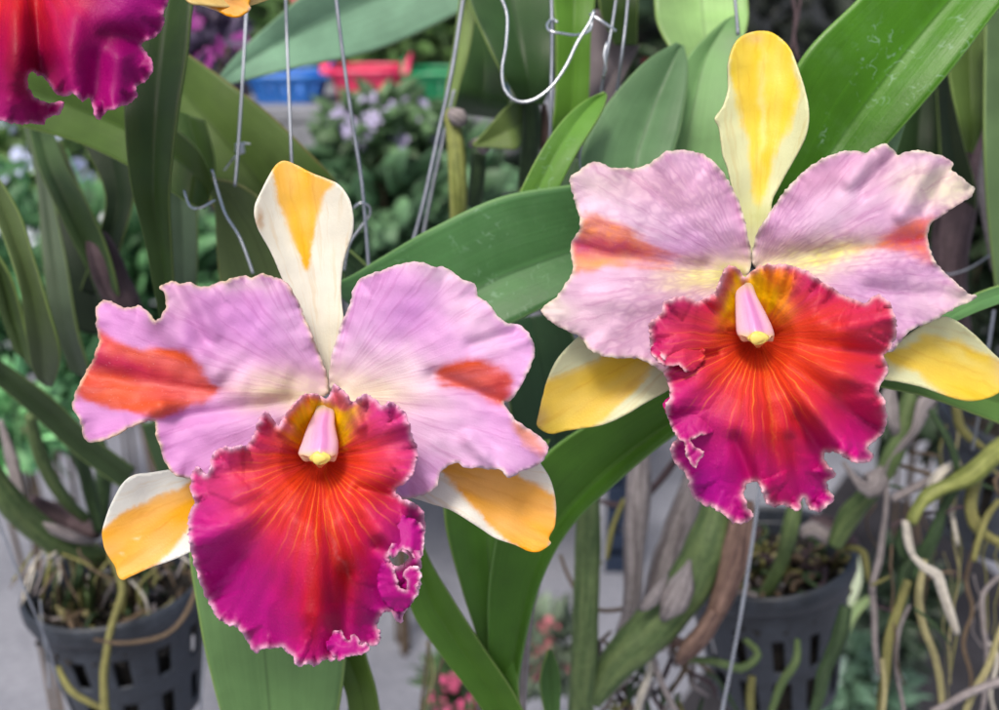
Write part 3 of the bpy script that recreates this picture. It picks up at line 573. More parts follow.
# ---- plant A: the left plant in the left pot
pa = thing('orchid_plant', 'orchid plant with long dark strap leaves growing from the black pot at the lower left', 'orchid plant', P(118, 610, .77), 'hanging orchid plants')
leaf(pa, [(135,-30,195,-30,.45),(124,50,188,50,.44),(124,115,178,115,.43),(130,180,170,190,.43),(145,240,172,250,.44),(160,320,176,320,.46),(170,380,178,380,.5)], (52, 76, 34), .6, .007, edge=(120, 140, 80), label='dark upright strap leaf with a pale rim')
leaf(pa, [(-30,30,-30,105,.52),(25,58,18,125,.50),(80,82,74,141,.49),(130,103,125,164,.48),(172,126,168,190,.475),(200,152,190,204,.47),(214,186,204,209,.475)], (76, 102, 46), .45, .006, rough=.38)
leaf(pa, [(165,170,196,170,.56),(168,240,198,240,.57),(172,300,196,300,.58),(180,360,192,360,.6)], (78, 96, 78), .5, .003, dull=1)
leaf(pa, [(70,120,140,150,.6),(104,190,133,205,.6),(97,240,120,250,.6),(80,290,110,300,.62)], (36, 52, 32), .5, .004)
leaf(pa, [(25,110,50,120,.6),(36,160,66,165,.58),(50,195,86,200,.57),(68,232,106,245,.57),(90,275,118,290,.58),(100,300,118,305,.6)], (66, 88, 54), .4, .005)
leaf(pa, [(22,120,36,125,.66),(36,180,50,185,.64),(42,250,66,260,.62),(50,310,78,330,.62),(70,370,95,385,.64)], (74, 88, 70), .5, .003, dull=1)
leaf(pa, [(45,150,60,140,.68),(55,200,90,210,.68),(62,270,118,280,.68),(75,330,120,340,.7)], (34, 46, 32), .5, .004)
leaf(pa, [(-30,160,-10,165,.5),(-12,200,18,210,.5),(6,245,34,258,.5),(20,290,48,305,.5),(26,330,60,350,.51),(34,372,56,378,.53),(46,385,52,386,.54)], (78, 94, 60), .45, .005)
leaf(pa, [(-40,220,-20,230,.54),(-15,260,10,275,.54),(0,310,26,330,.55),(14,350,36,372,.56)], (66, 84, 50), .5, .004)
leaf(pa, [(-30,340,-30,368,.58),(0,360,0,387,.6),(50,396,40,422,.62),(92,436,80,458,.64),(135,468,124,490,.66)], (70, 88, 60), .5, .006, dull=1)
leaf(pa, [(142,425,166,420,.6),(150,450,180,455,.62),(160,478,185,485,.64)], (84, 110, 72), .5, .004)
tube('pseudobulb', pa, [(96,236,.58,11),(104,258,.58,16),(114,285,.59,17),(128,310,.6,15),(150,360,.64,11),(160,420,.68,8)], SHEATHD, sides=14, knots=.08)
tube('pseudobulb', pa, [(30,415,.66,5),(38,448,.68,7),(52,480,.70,7),(70,505,.72,6),(85,518,.74,5)], GREEN, sides=12, knots=.05)
tube('pseudobulb', pa, [(-20,455,.66,9),(5,495,.68,13),(28,520,.70,14),(55,540,.72,13),(85,553,.74,10),(105,556,.76,7)], GREEN, sides=14, knots=.08)
tube('pseudobulb', pa, [(72,440,.7,6),(84,470,.72,7),(92,500,.74,7),(100,530,.75,6)], GREEND, sides=12, knots=.1)
tube('pseudobulb', pa, [(100,440,.76,5),(104,475,.77,8),(100,520,.78,8)], GREEND, sides=12, knots=.1)
tube('sheath', pa, [(0,420,.7,3),(12,460,.71,8),(20,500,.72,7),(30,525,.73,4)], SHEATH, sides=10, flat=.5, knots=.2)
tube('sheath', pa, [(38,522,.70,3),(60,532,.71,9),(80,540,.72,7),(95,543,.74,3)], SHEATH, sides=10, flat=.6, knots=.2)
tube('sheath', pa, [(30,500,.74,6),(50,512,.75,11),(75,525,.76,12),(100,532,.76,8)], SHEATHD, sides=12, knots=.3)
rs = random.Random(3)
for i in range(34):
    x = rs.uniform(38, 135); y0 = 548+rs.uniform(-8, 8); x2 = x+rs.uniform(-16, 18)
    tube('root', pa, [(x, y0, .76, 1.6), ((x+x2)/2+rs.uniform(-6, 6), y0+20, .755+rs.uniform(-.03, .02), 2.2), (x2, y0+38+rs.uniform(0, 12), .77+rs.uniform(-.03, .03), 2.0), (x2+rs.uniform(-10, 10), y0+70, .78, 1.2)], rs.choice([GREEN, ROOTG, ROOTB, ROOTL, GREEND]), sides=7, wob=.001, knots=.15)
tube('root', pa, [(112,555,.70,2.5),(122,592,.70,3.5),(108,640,.69,4),(104,680,.685,4.5),(106,725,.68,4.5)], ROOTG, sides=10, wob=.0015, knots=.15)
tube('root', pa, [(205,545,.72,2),(192,600,.70,2.5),(170,632,.69,2.5),(130,643,.685,2.4),(95,640,.69,2)], ROOTB, sides=8, wob=.001, knots=.15)
tube('root', pa, [(58,668,.70,3.5),(70,690,.69,3.5),(90,703,.69,3.5),(110,712,.69,3)], ROOTG, sides=8, wob=.001, knots=.2)
tube('root', pa, [(22,600,.72,1.2),(30,570,.72,1.6),(48,545,.73,1.4),(60,530,.74,1)], ROOTW, sides=7, wob=.001)
for (x, y, x2, y2) in ((35,560,20,606),(45,560,58,545),(60,548,40,536),(130,580,148,612)):
    tube('root', pa, [(x,y,.72,1.4),((x+x2)/2+4,(y+y2)/2,.715,1.7),(x2,y2,.72,1)], ROOTW, sides=7, wob=.001)

# ---- plant B: leaves hanging above and behind the left bloom
pb = thing('orchid_plant', 'orchid plant with broad pale and olive leaves slanting behind the left bloom', 'orchid plant', P(230, 300, .55), 'hanging orchid plants')
leaf(pb, [(214,86,215,88,.66),(232,60,246,80,.65),(268,25,300,67,.64),(318,-15,380,49,.62),(395,-50,462,12,.60),(480,-100,560,-40,.58)], (128, 166, 140), .42, .008, dull=1, rough=.5, edge=(150, 180, 130), label='broad pale bluish leaf')
leaf(pb, [(160,30,150,80,.55),(183,50,172,118,.54),(226,80,188,160,.53),(270,114,212,205,.53),(311,154,240,250,.53),(338,186,285,280,.54),(350,230,330,300,.56)], (78, 100, 50), .5, .004, edge=(130, 110, 70), label='olive leaf with a brown rim')
leaf(pb, [(202,178,204,182,.49,.0),(228,181,214,204,.495,.004),(252,192,217,245,.50,.006),(278,220,222,290,.505,.004),(300,280,240,340,.51)], (112, 132, 84), .35, .004, edge=(150, 150, 90))
leaf(pb, [(172,110,205,120,.50),(180,140,215,160,.50),(188,180,212,190,.50)], (70, 96, 50), .5, .003)
leaf(pb, [(330,285,380,330,.44),(352,275,400,345,.43),(385,255,440,350,.425),(430,229,478,342,.42),(500,197,512,323,.42),(575,184,583,290,.425),(650,172,652,265,.435),(720,175,700,240,.45)], (76, 118, 72), .62, .008, spots=.3, edge=(120, 160, 100), label='long leaf with water marks crossing behind both blooms')
leaf(pb, [(505,320,560,312,.50),(506,380,575,340,.5),(515,440,590,400,.51),(528,490,600,450,.52)], (54, 80, 56), .5, .005)
leaf(pb, [(325,240,350,250,.5),(340,270,380,280,.5),(360,310,400,320,.5)], (50, 72, 48), .5, .003)

# ---- plant C: centre top
pc_ = thing('orchid_plant', 'orchid plant with cut yellow-green canes and dark hanging leaves at top centre', 'orchid plant', P(500, 240, .6), 'hanging orchid plants')
leaf(pc_, [(455,-60,562,-60,.54),(468,0,557,0,.53),(484,38,556,40,.52),(502,74,553,76,.52),(518,101,543,105,.53)], (50, 76, 42), .5, .008)
leaf(pc_, [(462,10,480,5,.6),(468,50,500,60,.6),(455,90,510,105,.6),(452,112,500,118,.62)], (62, 90, 52), .5, .005)
leaf(pc_, [(462,-20,482,-20,.56),(453,50,470,48,.56),(446,85,460,85,.565),(444,118,452,118,.57)], (128, 150, 96), .5, .003)
leaf(pc_, [(473,145,475,147,.54),(486,130,497,148,.54),(503,110,516,149,.54),(522,96,521,140,.55)], (90, 108, 62), .5, .003)
leaf(pc_, [(552,-40,594,-40,.50),(553,0,595,0,.50),(556,34,591,34,.50),(556,75,590,72,.505),(553,118,588,112,.51),(545,150,585,150,.52)], (84, 124, 48), .5, .009)
leaf(pc_, [(598,-30,640,-30,.55),(600,10,638,10,.55),(615,45,637,45,.56)], (62, 84, 44), .5, .004)
leaf(pc_, [(590,10,620,10,.57),(588,50,636,45,.57),(586,95,638,50,.57),(560,150,600,120,.58)], (124, 116, 120), .5, .004, dull=1, rough=.7, name='sheath')
tube('pseudobulb', pc_, [(530,96,.55,8),(532,130,.56,10),(528,165,.57,9),(524,205,.58,8)], GREEND, sides=14, knots=.05)
tube('pseudobulb', pc_, [(446,112,.55,7),(452,122,.55,8),(456,150,.55,9),(458,190,.55,9.5),(459,235,.56,9)], YGREEN, sides=14, knots=.1)
tube('cane_stub', pc_, [(451,113,.545,6),(458,117,.543,7.5),(463,123,.545,5)], SHEATH, sides=12, knots=.5)
tube('pseudobulb', pc_, [(478,148,.57,7),(478,170,.57,8),(474,205,.58,8)], GREEND, sides=14, knots=.08)
tube('cane_stub', pc_, [(471,145,.56,5),(478,142,.555,7),(485,150,.56,5)], SHEATH, sides=12, knots=.6)
tube('sheath', pc_, [(544,105,.56,3),(545,130,.56,5),(544,150,.57,4)], SHEATHB, sides=10)

# ---- plant D: behind the right bloom
pd = thing('orchid_plant', 'orchid plant with broad bright green leaves rising around the right bloom', 'orchid plant', P(760, 300, .5), 'hanging orchid plants')
leaf(pd, [(960,-110,1110,-120,.40),(905,-50,1058,-62,.40),(857,0,1003,3,.40),(806,52,947,75,.40),(776,112,882,150,.405),(757,185,832,205,.41),(752,250,790,262,.42)], (70, 118, 34), .63, .009, spots=.42, edge=(120, 165, 80), rough=.32, label='broad glossy leaf with dried water droplets')
leaf(pd, [(905,60,938,70,.43),(890,100,918,92,.43),(862,150,897,150,.43),(840,200,880,210,.435)], (120, 150, 112), .5, .003, dull=1)
leaf(pd, [(516,200,552,202,.435),(538,156,576,155,.435),(561,122,595,124,.44),(584,101,604,107,.445),(604,92,607,95,.45)], (94, 136, 62), .45, .004, spots=.3, edge=(150, 180, 100))
leaf(pd, [(578,200,680,210,.46),(578,165,672,165,.46),(590,130,680,130,.465),(614,95,686,95,.47),(645,62,688,66,.475),(676,43,684,46,.48)], (100, 134, 96), .62, .007, edge=(130, 160, 110))
leaf(pd, [(640,230,740,230,.49),(648,165,745,165,.49),(662,120,744,110,.49),(684,62,742,60,.495),(715,28,740,26,.50),(734,16,737,16,.51)], (118, 156, 104), .35, .006, edge=(140, 170, 110))
leaf(pd, [(650,-70,742,-70,.52),(654,0,748,0,.52),(658,26,748,22,.515),(672,52,742,45,.51),(690,80,735,70,.51)], (150, 186, 124), .5, .006, dull=1)
leaf(pd, [(550,150,582,160,.52),(520,190,580,200,.52),(510,215,575,215,.52)], (52, 80, 50), .5, .003)
leaf(pd, [(918,333,920,335,.39),(944,311,951,323,.395),(975,294,982,310,.40),(1012,282,1014,300,.41),(1070,270,1075,290,.42)], (112, 158, 100), .5, .003)
leaf(pd, [(845,340,845,372,.39),(880,350,878,386,.39),(930,362,930,398,.395),(1000,384,998,423,.40),(1060,400,1060,445,.41)], (86, 118, 62), .5, .004)

# ---- plant E: right edge
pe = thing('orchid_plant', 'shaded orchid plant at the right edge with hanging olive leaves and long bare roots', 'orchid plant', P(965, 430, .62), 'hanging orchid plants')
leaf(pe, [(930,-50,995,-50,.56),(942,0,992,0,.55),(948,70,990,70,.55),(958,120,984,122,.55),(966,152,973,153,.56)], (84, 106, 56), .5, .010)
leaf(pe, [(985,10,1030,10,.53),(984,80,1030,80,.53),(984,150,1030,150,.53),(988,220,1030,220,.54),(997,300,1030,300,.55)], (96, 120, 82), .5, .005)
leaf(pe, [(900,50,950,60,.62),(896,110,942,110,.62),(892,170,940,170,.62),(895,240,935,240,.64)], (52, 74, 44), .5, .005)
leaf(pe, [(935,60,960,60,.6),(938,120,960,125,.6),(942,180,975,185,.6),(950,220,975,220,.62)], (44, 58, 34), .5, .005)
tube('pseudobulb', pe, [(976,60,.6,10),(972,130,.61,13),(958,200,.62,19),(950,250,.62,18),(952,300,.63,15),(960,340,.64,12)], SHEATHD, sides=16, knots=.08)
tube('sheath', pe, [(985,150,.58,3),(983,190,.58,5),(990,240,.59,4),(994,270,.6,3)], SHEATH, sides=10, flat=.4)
# the thick green rhizome and roots that hang from it
tube('rhizome', pe, [(1030,430,.60,10),(1000,450,.61,11),(975,472,.615,10),(950,485,.62,8),(925,500,.62,7),(912,522,.62,6)], YGREEN, sides=12, knots=.25, wob=.002)
tube('rhizome', pe, [(960,478,.63,6),(945,505,.635,6),(935,535,.64,7),(925,558,.645,6),(915,580,.65,5)], GREEND, sides=12, knots=.3, wob=.002)
tube('rhizome', pe, [(985,465,.63,5),(970,500,.63,6),(978,530,.63,6),(1005,545,.63,5)], ROOTG, sides=10, knots=.3, wob=.002)
R_ = lambda pts, m, **k: tube('root', pe, pts, m, sides=8, wob=.0016, knots=.15, **k)
R_([(912,555,.60,3.2),(922,567,.60,4.8),(936,575,.60,5.2),(942,592,.60,5),(948,612,.60,5),(957,634,.60,3)], ROOTW)
R_([(905,520,.62,4),(908,545,.62,4.5),(914,558,.62,3)], ROOTW)
R_([(925,560,.63,3),(918,590,.63,4.2),(922,625,.63,4),(936,660,.63,3.6),(944,712,.63,3.4)], ROOTL)
R_([(975,540,.64,2),(966,580,.64,2.2),(972,610,.64,2.2),(964,645,.64,2.2),(972,680,.64,2),(966,712,.64,2)], ROOTB)
R_([(1005,575,.66,2),(983,595,.66,2.6),(984,625,.66,2.6),(988,650,.66,2.4),(984,690,.66,2.2),(980,715,.66,2)], SHEATH)
R_([(1012,610,.62,2.6),(994,650,.62,3.5),(975,690,.62,3.8),(966,715,.62,3.6)], ROOTL)
R_([(1010,680,.61,4),(980,690,.61,4),(955,700,.61,4),(930,712,.61,3.6)], SHEATH)
R_([(885,470,.66,2.4),(886,520,.66,2.8),(878,560,.66,3.6),(873,590,.66,3.4),(876,640,.66,3),(878,675,.66,3)], SHEATH)
R_([(908,580,.63,4),(898,610,.63,5),(890,640,.63,5),(884,680,.63,5),(880,715,.63,5)], ROOTG)
R_([(882,660,.62,2.5),(884,690,.62,3),(880,715,.62,3)], ROOTL)
R_([(910,605,.64,2),(898,635,.64,2.4),(896,665,.64,2.4),(902,700,.64,2.2),(904,716,.64,2)], SHEATH)
R_([(892,500,.64,4),(915,488,.64,4.5),(935,478,.64,4),(950,470,.64,3)], SHEATH)
R_([(930,495,.63,5),(935,480,.63,6),(945,470,.63,5),(958,462,.63,4)], ROOTW)
R_([(900,465,.67,2),(922,472,.67,2.2),(940,478,.67,2)], ROOTB)
R_([(955,405,.66,5),(958,425,.66,5),(970,440,.66,4),(985,450,.66,3)], ROOTG)
R_([(905,560,.66,4),(900,540,.66,5),(910,520,.66,5)], GREEND)
R_([(1005,470,.6,2),(994,480,.6,2.2),(998,495,.6,2)], ROOTB)
R_([(948,500,.64,3),(952,520,.64,2.6),(958,545,.64,2)], ROOTW)
R_([(930,540,.66,3),(915,555,.66,5),(905,570,.66,6),(902,590,.66,6),(906,610,.66,5)], GREEND)
R_([(985,640,.7,1.6),(998,655,.7,1.8),(990,690,.7,1.8),(996,716,.7,1.6)], ROOTW)
for (pts, m) in (([(930,410,.62,3),(952,450,.62,4),(958,470,.62,3)], GREEND), ([(1000,500,.62,3),(985,520,.62,3.4),(975,560,.62,3)], ROOTG)): R_(pts, m)

# ---- plant F: the low centre plant with the big folded leaf
pf = thing('orchid_plant', 'orchid plant whose large smooth green leaf sweeps up between the two blooms', 'orchid plant', P(510, 720, .45), 'hanging orchid plants')
leaf(pf, [(500,760,516,760,.47,.0),(492,700,516,705,.465),(488,640,524,648,.455),(490,575,541,582,.445),(505,510,571,527,.435),(545,455,618,481,.425),(598,418,666,441,.42),(660,382,720,405,.42),(720,350,770,380,.43)], (72, 112, 42), .8, .010, rough=.36, edge=(120, 160, 90), label='big smooth leaf sweeping up to the right')
leaf(pf, [(440,440,550,440,.47),(442,480,530,485,.465),(446,530,516,540,.46),(462,590,513,600,.46),(480,650,516,655,.46),(488,720,520,720,.46),(495,770,515,770,.46)], (76, 116, 50), .6, .012, rough=.4)
leaf(pf, [(410,500,414,510,.45),(408,550,428,556,.45),(411,608,452,598,.45),(440,654,482,645,.45),(478,704,512,690,.455),(505,750,535,735,.46)], (84, 124, 48), .5, .007, rough=.4)
tube('sheath', pf, [(540,580,.50,2),(530,620,.50,3),(524,680,.50,4),(522,715,.50,4)], SHEATH, sides=10)
leaf(pf, [(548,650,552,650,.52),(540,680,560,675,.52),(545,715,560,715,.52)], (74, 108, 58), .5, .003)

# ---- plant G: leaf low behind the left lip
pg = thing('orchid_plant', 'wide grey-green leaves hanging under the lip of the left bloom', 'orchid plant', P(270, 720, .42), 'hanging orchid plants')
leaf(pg, [(185,500,330,500,.43),(190,560,340,565,.43),(196,600,346,610,.43),(205,650,346,655,.43),(220,710,338,715,.435),(235,760,325,760,.44)], (98, 130, 84), .42, .007, dull=1)
leaf(pg, [(310,600,355,600,.46),(325,650,364,648,.46),(345,690,376,690,.46),(350,730,382,730,.47)], (86, 112, 48), .5, .004)

# ---- plant H: in the right pot
ph = thing('orchid_plant', 'orchid plant with thick canes in papery sheaths standing in the right pot', 'orchid plant', P(760, 600, .77), 'hanging orchid plants')
H = lambda n, pts, m, **k: tube(n, ph, pts, m, **k)
H('pseudobulb', [(588,480,.62,11),(588,540,.62,13),(586,600,.62,13),(584,660,.63,14),(580,720,.64,13)], GREEN, sides=16, knots=.06)
H('pseudobulb', [(640,455,.68,11),(638,500,.68,13),(634,550,.68,11),(632,600,.68,9),(622,640,.69,8)], SHEATH, sides=16, knots=.1)
H('pseudobulb', [(700,470,.70,13),(682,520,.70,15),(664,570,.70,15),(652,610,.70,12)], SHEATH, sides=16, knots=.12)
H('pseudobulb', [(716,505,.64,15),(708,545,.64,21),(685,590,.64,22),(650,630,.64,22),(615,665,.64,18),(590,700,.64,12)], GREEN, sides=18, knots=.1)
H('sheath', [(690,560,.622,2),(682,585,.618,12),(672,605,.618,13),(662,620,.622,4)], SHEATH, sides=14, knots=.5, flat=.5)
H('sheath', [(668,575,.622,2),(652,600,.616,8),(640,610,.62,3)], SHEATH, sides=10, knots=.4, flat=.4)
H('sheath', [(745,500,.63,9),(738,540,.63,14),(730,575,.63,13),(718,608,.63,10),(706,630,.63,7)], SHEATHB, sides=16, knots=.15)
H('sheath', [(716,612,.626,9),(704,632,.626,11),(690,648,.63,9),(680,660,.64,7)], SHEATHB, sides=14, knots=.3)
H('pseudobulb', [(796,500,.70,7),(790,530,.70,8.5),(782,560,.72,7),(768,590,.74,7),(756,606,.76,5)], GREEN, sides=14, knots=.05)
H('pseudobulb', [(912,385,.66,7),(905,420,.66,10),(893,455,.66,10),(876,485,.67,9),(850,515,.69,11),(835,545,.70,8)], GREEN, sides=14, knots=.1)
H('sheath', [(892,385,.65,4),(888,402,.65,10),(894,425,.65,6),(898,440,.66,2)], SHEATH, sides=12, flat=.4, knots=.3)
H('sheath', [(940,395,.65,3),(925,405,.65,11),(915,430,.65,6),(895,455,.655,4),(880,480,.66,3)], SHEATH, sides=12, flat=.4, knots=.3)
H('sheath', [(843,462,.67,3),(856,480,.665,4),(868,488,.66,12),(876,480,.66,13),(884,466,.66,3)], SHEATH, sides=12, flat=.5, knots=.5)
H('sheath', [(810,520,.72,6),(830,530,.72,14),(845,540,.72,12),(855,545,.73,5)], SHEATHD, sides=14, knots=.3)
H('sheath', [(800,535,.71,5),(812,528,.71,9),(826,536,.71,9),(840,540,.72,5)], SHEATH, sides=14, knots=.3)
for (x0,y0,x1,y1,x2,y2) in ((600,470,588,500,600,520),(600,560,580,600,575,640),(625,500,612,530,608,560)):
    H('root', [(x0,y0,.72,3),(x1,y1,.72,3),(x2,y2,.72,2.6)], ROOTG, sides=8, wob=.001, knots=.2)
H('root', [(560,555,.72,1.8),(575,590,.72,2),(600,610,.72,2),(630,608,.72,2.4)], ROOTB, sides=8, wob=.001)
H('root', [(690,440,.72,3),(668,470,.72,4),(640,500,.72,4),(615,505,.73,3),(600,500,.73,2)], SHEATHD, sides=8, wob=.001, knots=.2)
for i in range(60):
    x = rs.uniform(725, 845); y0 = rs.uniform(530, 590); a = rs.uniform(0, 6.28); l = rs.uniform(15, 40)
    y0 = max(y0, 548+abs(x-780)*.25)
    H('root', [(x, y0, .77, 1.6), (x+l*.5*math.cos(a)+rs.uniform(-6, 6), y0+l*.3*math.sin(a)-4, .755, 2.4), (x+l*math.cos(a)*.8, y0+l*.35*math.sin(a), .77, 1.8)], rs.choice([GREEND, ROOTG, ROOTB, SHEATHD, ROOTL, ROOTB]), sides=7, wob=.0015, knots=.2)
for i in range(44):       # the tangle below the canes, left of the pot
    x = rs.uniform(595, 715); y0 = rs.uniform(632, 700); x2 = x+rs.uniform(-35, 35)
    H('root', [(x, y0, .70+rs.uniform(-.03, .03), 1.8), ((x+x2)/2+rs.uniform(-10, 10), y0+rs.uniform(8, 26), .69, 2.6), (x2, y0+rs.uniform(20, 60), .70, 2.0)], rs.choice([GREEND, ROOTG, ROOTB, SHEATHD, ROOTB, GREEND, SHEATH]), sides=7, wob=.002, knots=.3)
H('root', [(600,660,.66,2),(632,640,.65,3),(650,650,.65,3.4),(660,680,.65,3.4),(678,715,.65,3.2)], SHEATH, sides=8, wob=.001)
H('root', [(648,648,.65,2.4),(650,670,.65,4),(640,700,.65,4),(636,718,.65,3.6)], ROOTW, sides=8, wob=.001, knots=.2)
H('root', [(682,660,.66,3),(715,662,.65,4),(740,668,.65,4.5),(758,655,.65,4),(745,640,.66,3)], GREEN, sides=8, wob=.001)
H('root', [(798,640,.66,3),(796,662,.65,4.5),(780,685,.65,4.5),(770,716,.65,4)], GREEN, sides=8, wob=.001)
H('root', [(752,676,.70,4),(750,700,.70,4.5),(752,720,.70,4)], ROOTG, sides=8)
H('root', [(846,606,.70,6),(838,640,.70,8),(822,680,.70,7),(812,718,.70,5)], GREEND, sides=10, knots=.2, wob=.002)
H('root', [(838,549,.72,3.4),(852,548,.71,3.6),(864,553,.70,3.4),(868,575,.69,3),(870,584,.69,1.6)], ROOTG, sides=8)
H('root', [(700,630,.68,4),(690,645,.68,6),(668,640,.68,5),(660,650,.68,4)], SHEATHB, sides=8, knots=.3)
for (x, y, c_) in ((680,648,(190,110,140)),(735,706,(200,120,140)),(770,706,(200,120,140))):
    pass

# ------------------------------------------------------------------ pots
POTM = plain_mat('pot_plastic', (60, 68, 84), .38, 25, .48, .25, alb=(.030, .037, .050))
BARK = plain_mat('bark_chips', (34, 30, 26), .45, 60, .9, .6)
def pot(label, cx, cy, d, r, h, tilt, slots, nslots=14):
    c = P(cx, cy, d); root = thing('hanging_pot', label, 'plant pot', c, 'slotted plastic orchid pots')
    root_t = (math.sin(tilt), 0, math.cos(tilt)); ax = Vector(root_t); ex = Vector((math.cos(tilt), 0, -math.sin(tilt))); ey = Vector((0, 1, 0))
    def pt(a, rr, z): return c+ex*(rr*math.cos(a))+ey*(rr*math.sin(a))+ax*z
    N = 168; rows = [(-.004*0-.012, 1.0)]; M = 40
    V = []; F = []
    zs = [-.010-(h-.010)*i/M for i in range(M+1)]
    for z in zs:
        rr = r*(.955-.26*(-z/h))
        for j in range(N): V.append(tuple(pt(2*math.pi*j/N, rr, z)))
    for i in range(M):
        zz = -(zs[i]+zs[i+1])/2/h
        for j in range(N):
            ph = (j % (N/nslots))/(N/nslots)
            cut = any(z0 < zz < z1 and lo < ph < hi for (z0, z1, lo, hi) in slots)
            if not cut: F.append((i*N+j, i*N+(j+1) % N, (i+1)*N+(j+1) % N, (i+1)*N+j))
    link_mesh('pot_wall', V, F, POTM, root, solid=.0022, soff=-1)
    prof = [(.93, -.016), (.985, -.017), (1.0, -.014), (1.03, -.010), (1.035, -.002), (1.02, .0), (1.0, .0012), (.965, 0), (.955, -.003), (.94, -.012)]
    V = [tuple(pt(2*math.pi*j/N, r*a, z)) for (a, z) in prof for j in range(N)]; K = len(prof)
    F = [(i*N+j, ((i+1) % K)*N+j, ((i+1) % K)*N+(j+1) % N, i*N+(j+1) % N) for i in range(K) for j in range(N)]
    link_mesh('rim', V, F, POTM, root)
    V = [tuple(pt(2*math.pi*j/N, r*.70, -h+.001)) for j in range(N)]; link_mesh('pot_base', V, [tuple(range(N))], POTM, root, solid=.002)
    # growing medium: rough chips
    V = []; F = []; rr = random.Random(5)
    for i in range(420):
        a = rr.uniform(0, 6.28); q = r*.86*math.sqrt(rr.random()); z = -.03+rr.uniform(-.008, .008); s = rr.uniform(.003, .008); b = len(V); p0 = pt(a, q, z)
        rot = [Vector([rr.gauss(0, 1) for _ in range(3)]).normalized() for _ in range(1)][0]; t1 = rot.orthogonal().normalized(); t2 = rot.cross(t1)
        for sx in (-1, 1):
            for sy in (-1, 1):
                for sz in (-1, 1): V.append(tuple(p0+t1*sx*s*rr.uniform(.7, 1.3)+t2*sy*s*.6*rr.uniform(.6, 1.3)+rot*sz*s*.35))
        F += [(b, b+1, b+3, b+2), (b+4, b+6, b+7, b+5), (b, b+4, b+5, b+1), (b+2, b+3, b+7, b+6), (b, b+2, b+6, b+4), (b+1, b+5, b+7, b+3)]
    base = len(V); V += [tuple(pt(2*math.pi*j/40, r*.88, -.034)) for j in range(40)]; F.append(tuple(range(base, base+40)))
    for i in range(13):      # the side of the root ball, seen through the slots
        z = -.034-(h-.038)*i/12
        for j in range(60):
            a = 2*math.pi*j/60; q = r*(.955-.26*(-z/h))*.86*(1+.06*noise.noise(Vector((math.cos(a)*5, math.sin(a)*5, z*90)))); V.append(tuple(pt(a, q, z)))
        if i:
            b = len(V)-120; F += [(b+j, b+(j+1) % 60, b+60+(j+1) % 60, b+60+j) for j in range(60)]
    m = link_mesh('bark', V, F, BARK, root, smooth=False); m['kind'] = 'stuff'
    return root, pt
potL = pot('black slotted pot at the lower left, under the orange sepal', 116, 579, .77, .063, .105, R(-3), [(.30, .52, .30, .70), (.68, .9, .3, .7)], 12)
potR = pot('black slotted pot tilted below the right bloom', 764, 550, .77, .062, .115, R(-9), [(.34, .60, .30, .62), (.68, .93, .25, .75)], 13)
pot('black pot cut off by the right edge, behind the green rhizome', 1030, 420, .85, .066, .105, R(5), [(.3, .9, .3, .6)], 12)
def pot_roots(plant, pt, r, n, zr, cols, seed):
    rr = random.Random(seed)
    for i in range(n):
        a = rr.uniform(0, 6.28); q = r*math.sqrt(rr.uniform(0, .75)); L = rr.uniform(.012, .035); b = rr.uniform(0, 6.28); pts = []
        for j in range(4):
            x = q*math.cos(a)+L*(j/3)*math.cos(b+j*.35*rr.uniform(-1, 1)); y = q*math.sin(a)+L*(j/3)*math.sin(b+j*.3)
            h = math.hypot(x, y)
            if h > r*.86: x *= r*.86/h; y *= r*.86/h
            pts.append((pt(math.atan2(y, x), math.hypot(x, y), zr+rr.uniform(-.012, .010)), rr.uniform(.0010, .0024)))
        tube_w('root', plant, pts, rr.choice(cols), sides=6, wob=.0012, knots=.25)
pot_roots(pa, potL[1], .062, 70, -.020, [GREEND, ROOTG, ROOTB, ROOTW, SHEATH, GREEND, ROOTL], 4)
pot_roots(ph, potR[1], .063, 90, -.018, [GREEND, ROOTG, ROOTB, GREEND, SHEATH, SHEATHD, ROOTL], 8)
rr = random.Random(21)
for i in range(15):       # fine aerial roots hanging in curtains at the right
    x = rr.uniform(868, 1010); y0 = rr.choice([430, 470, 500, 540, 560])+rr.uniform(-15, 15); L = rr.uniform(60, 230); d = rr.uniform(.58, .80); pts = []
    dx = rr.uniform(-18, 18); r0 = rr.uniform(.5, 1.5)
    for j in range(7): pts.append((x+dx*j/6+rr.uniform(-5, 5), y0+L*j/6, d+rr.uniform(-.006, .006), r0*(1-.35*j/6)))
    tube('root', pe, pts, rr.choice([SHEATH, ROOTL, ROOTB, ROOTG, ROOTB, ROOTG]), sides=6, wob=.0015, knots=.2)
for i in range(14):       # wispy crossing rootlets and old sheath fibres
    x = rr.uniform(860, 1000); y = rr.uniform(420, 620); a = rr.uniform(-.9, .9); L = rr.uniform(20, 60); d = rr.uniform(.6, .74)
    tube('root', pe, [(x, y, d, 1.6), (x+L*.5*math.cos(a), y+L*.5*math.sin(a)+rr.uniform(-8, 8), d, 2.0), (x+L*math.cos(a), y+L*math.sin(a), d, 1.0)], rr.choice([ROOTB, ROOTG, GREEND, SHEATHD]), sides=6, wob=.0015, knots=.2)
for i in range(22):       # rootlets about the left rim
    x = rr.uniform(25, 190); y = rr.uniform(535, 575); a = rr.uniform(.4, 2.6); L = rr.uniform(20, 55); d = rr.uniform(.70, .76)
    tube('root', pa, [(x, y, d, 1.2), (x+L*.5*math.cos(a)+rr.uniform(-6, 6), y+L*.5*math.sin(a), d, 1.5), (x+L*math.cos(a), y+L*math.sin(a), d, .8)], rr.choice([ROOTW, ROOTB, ROOTG, SHEATH]), sides=6, wob=.0015, knots=.2)
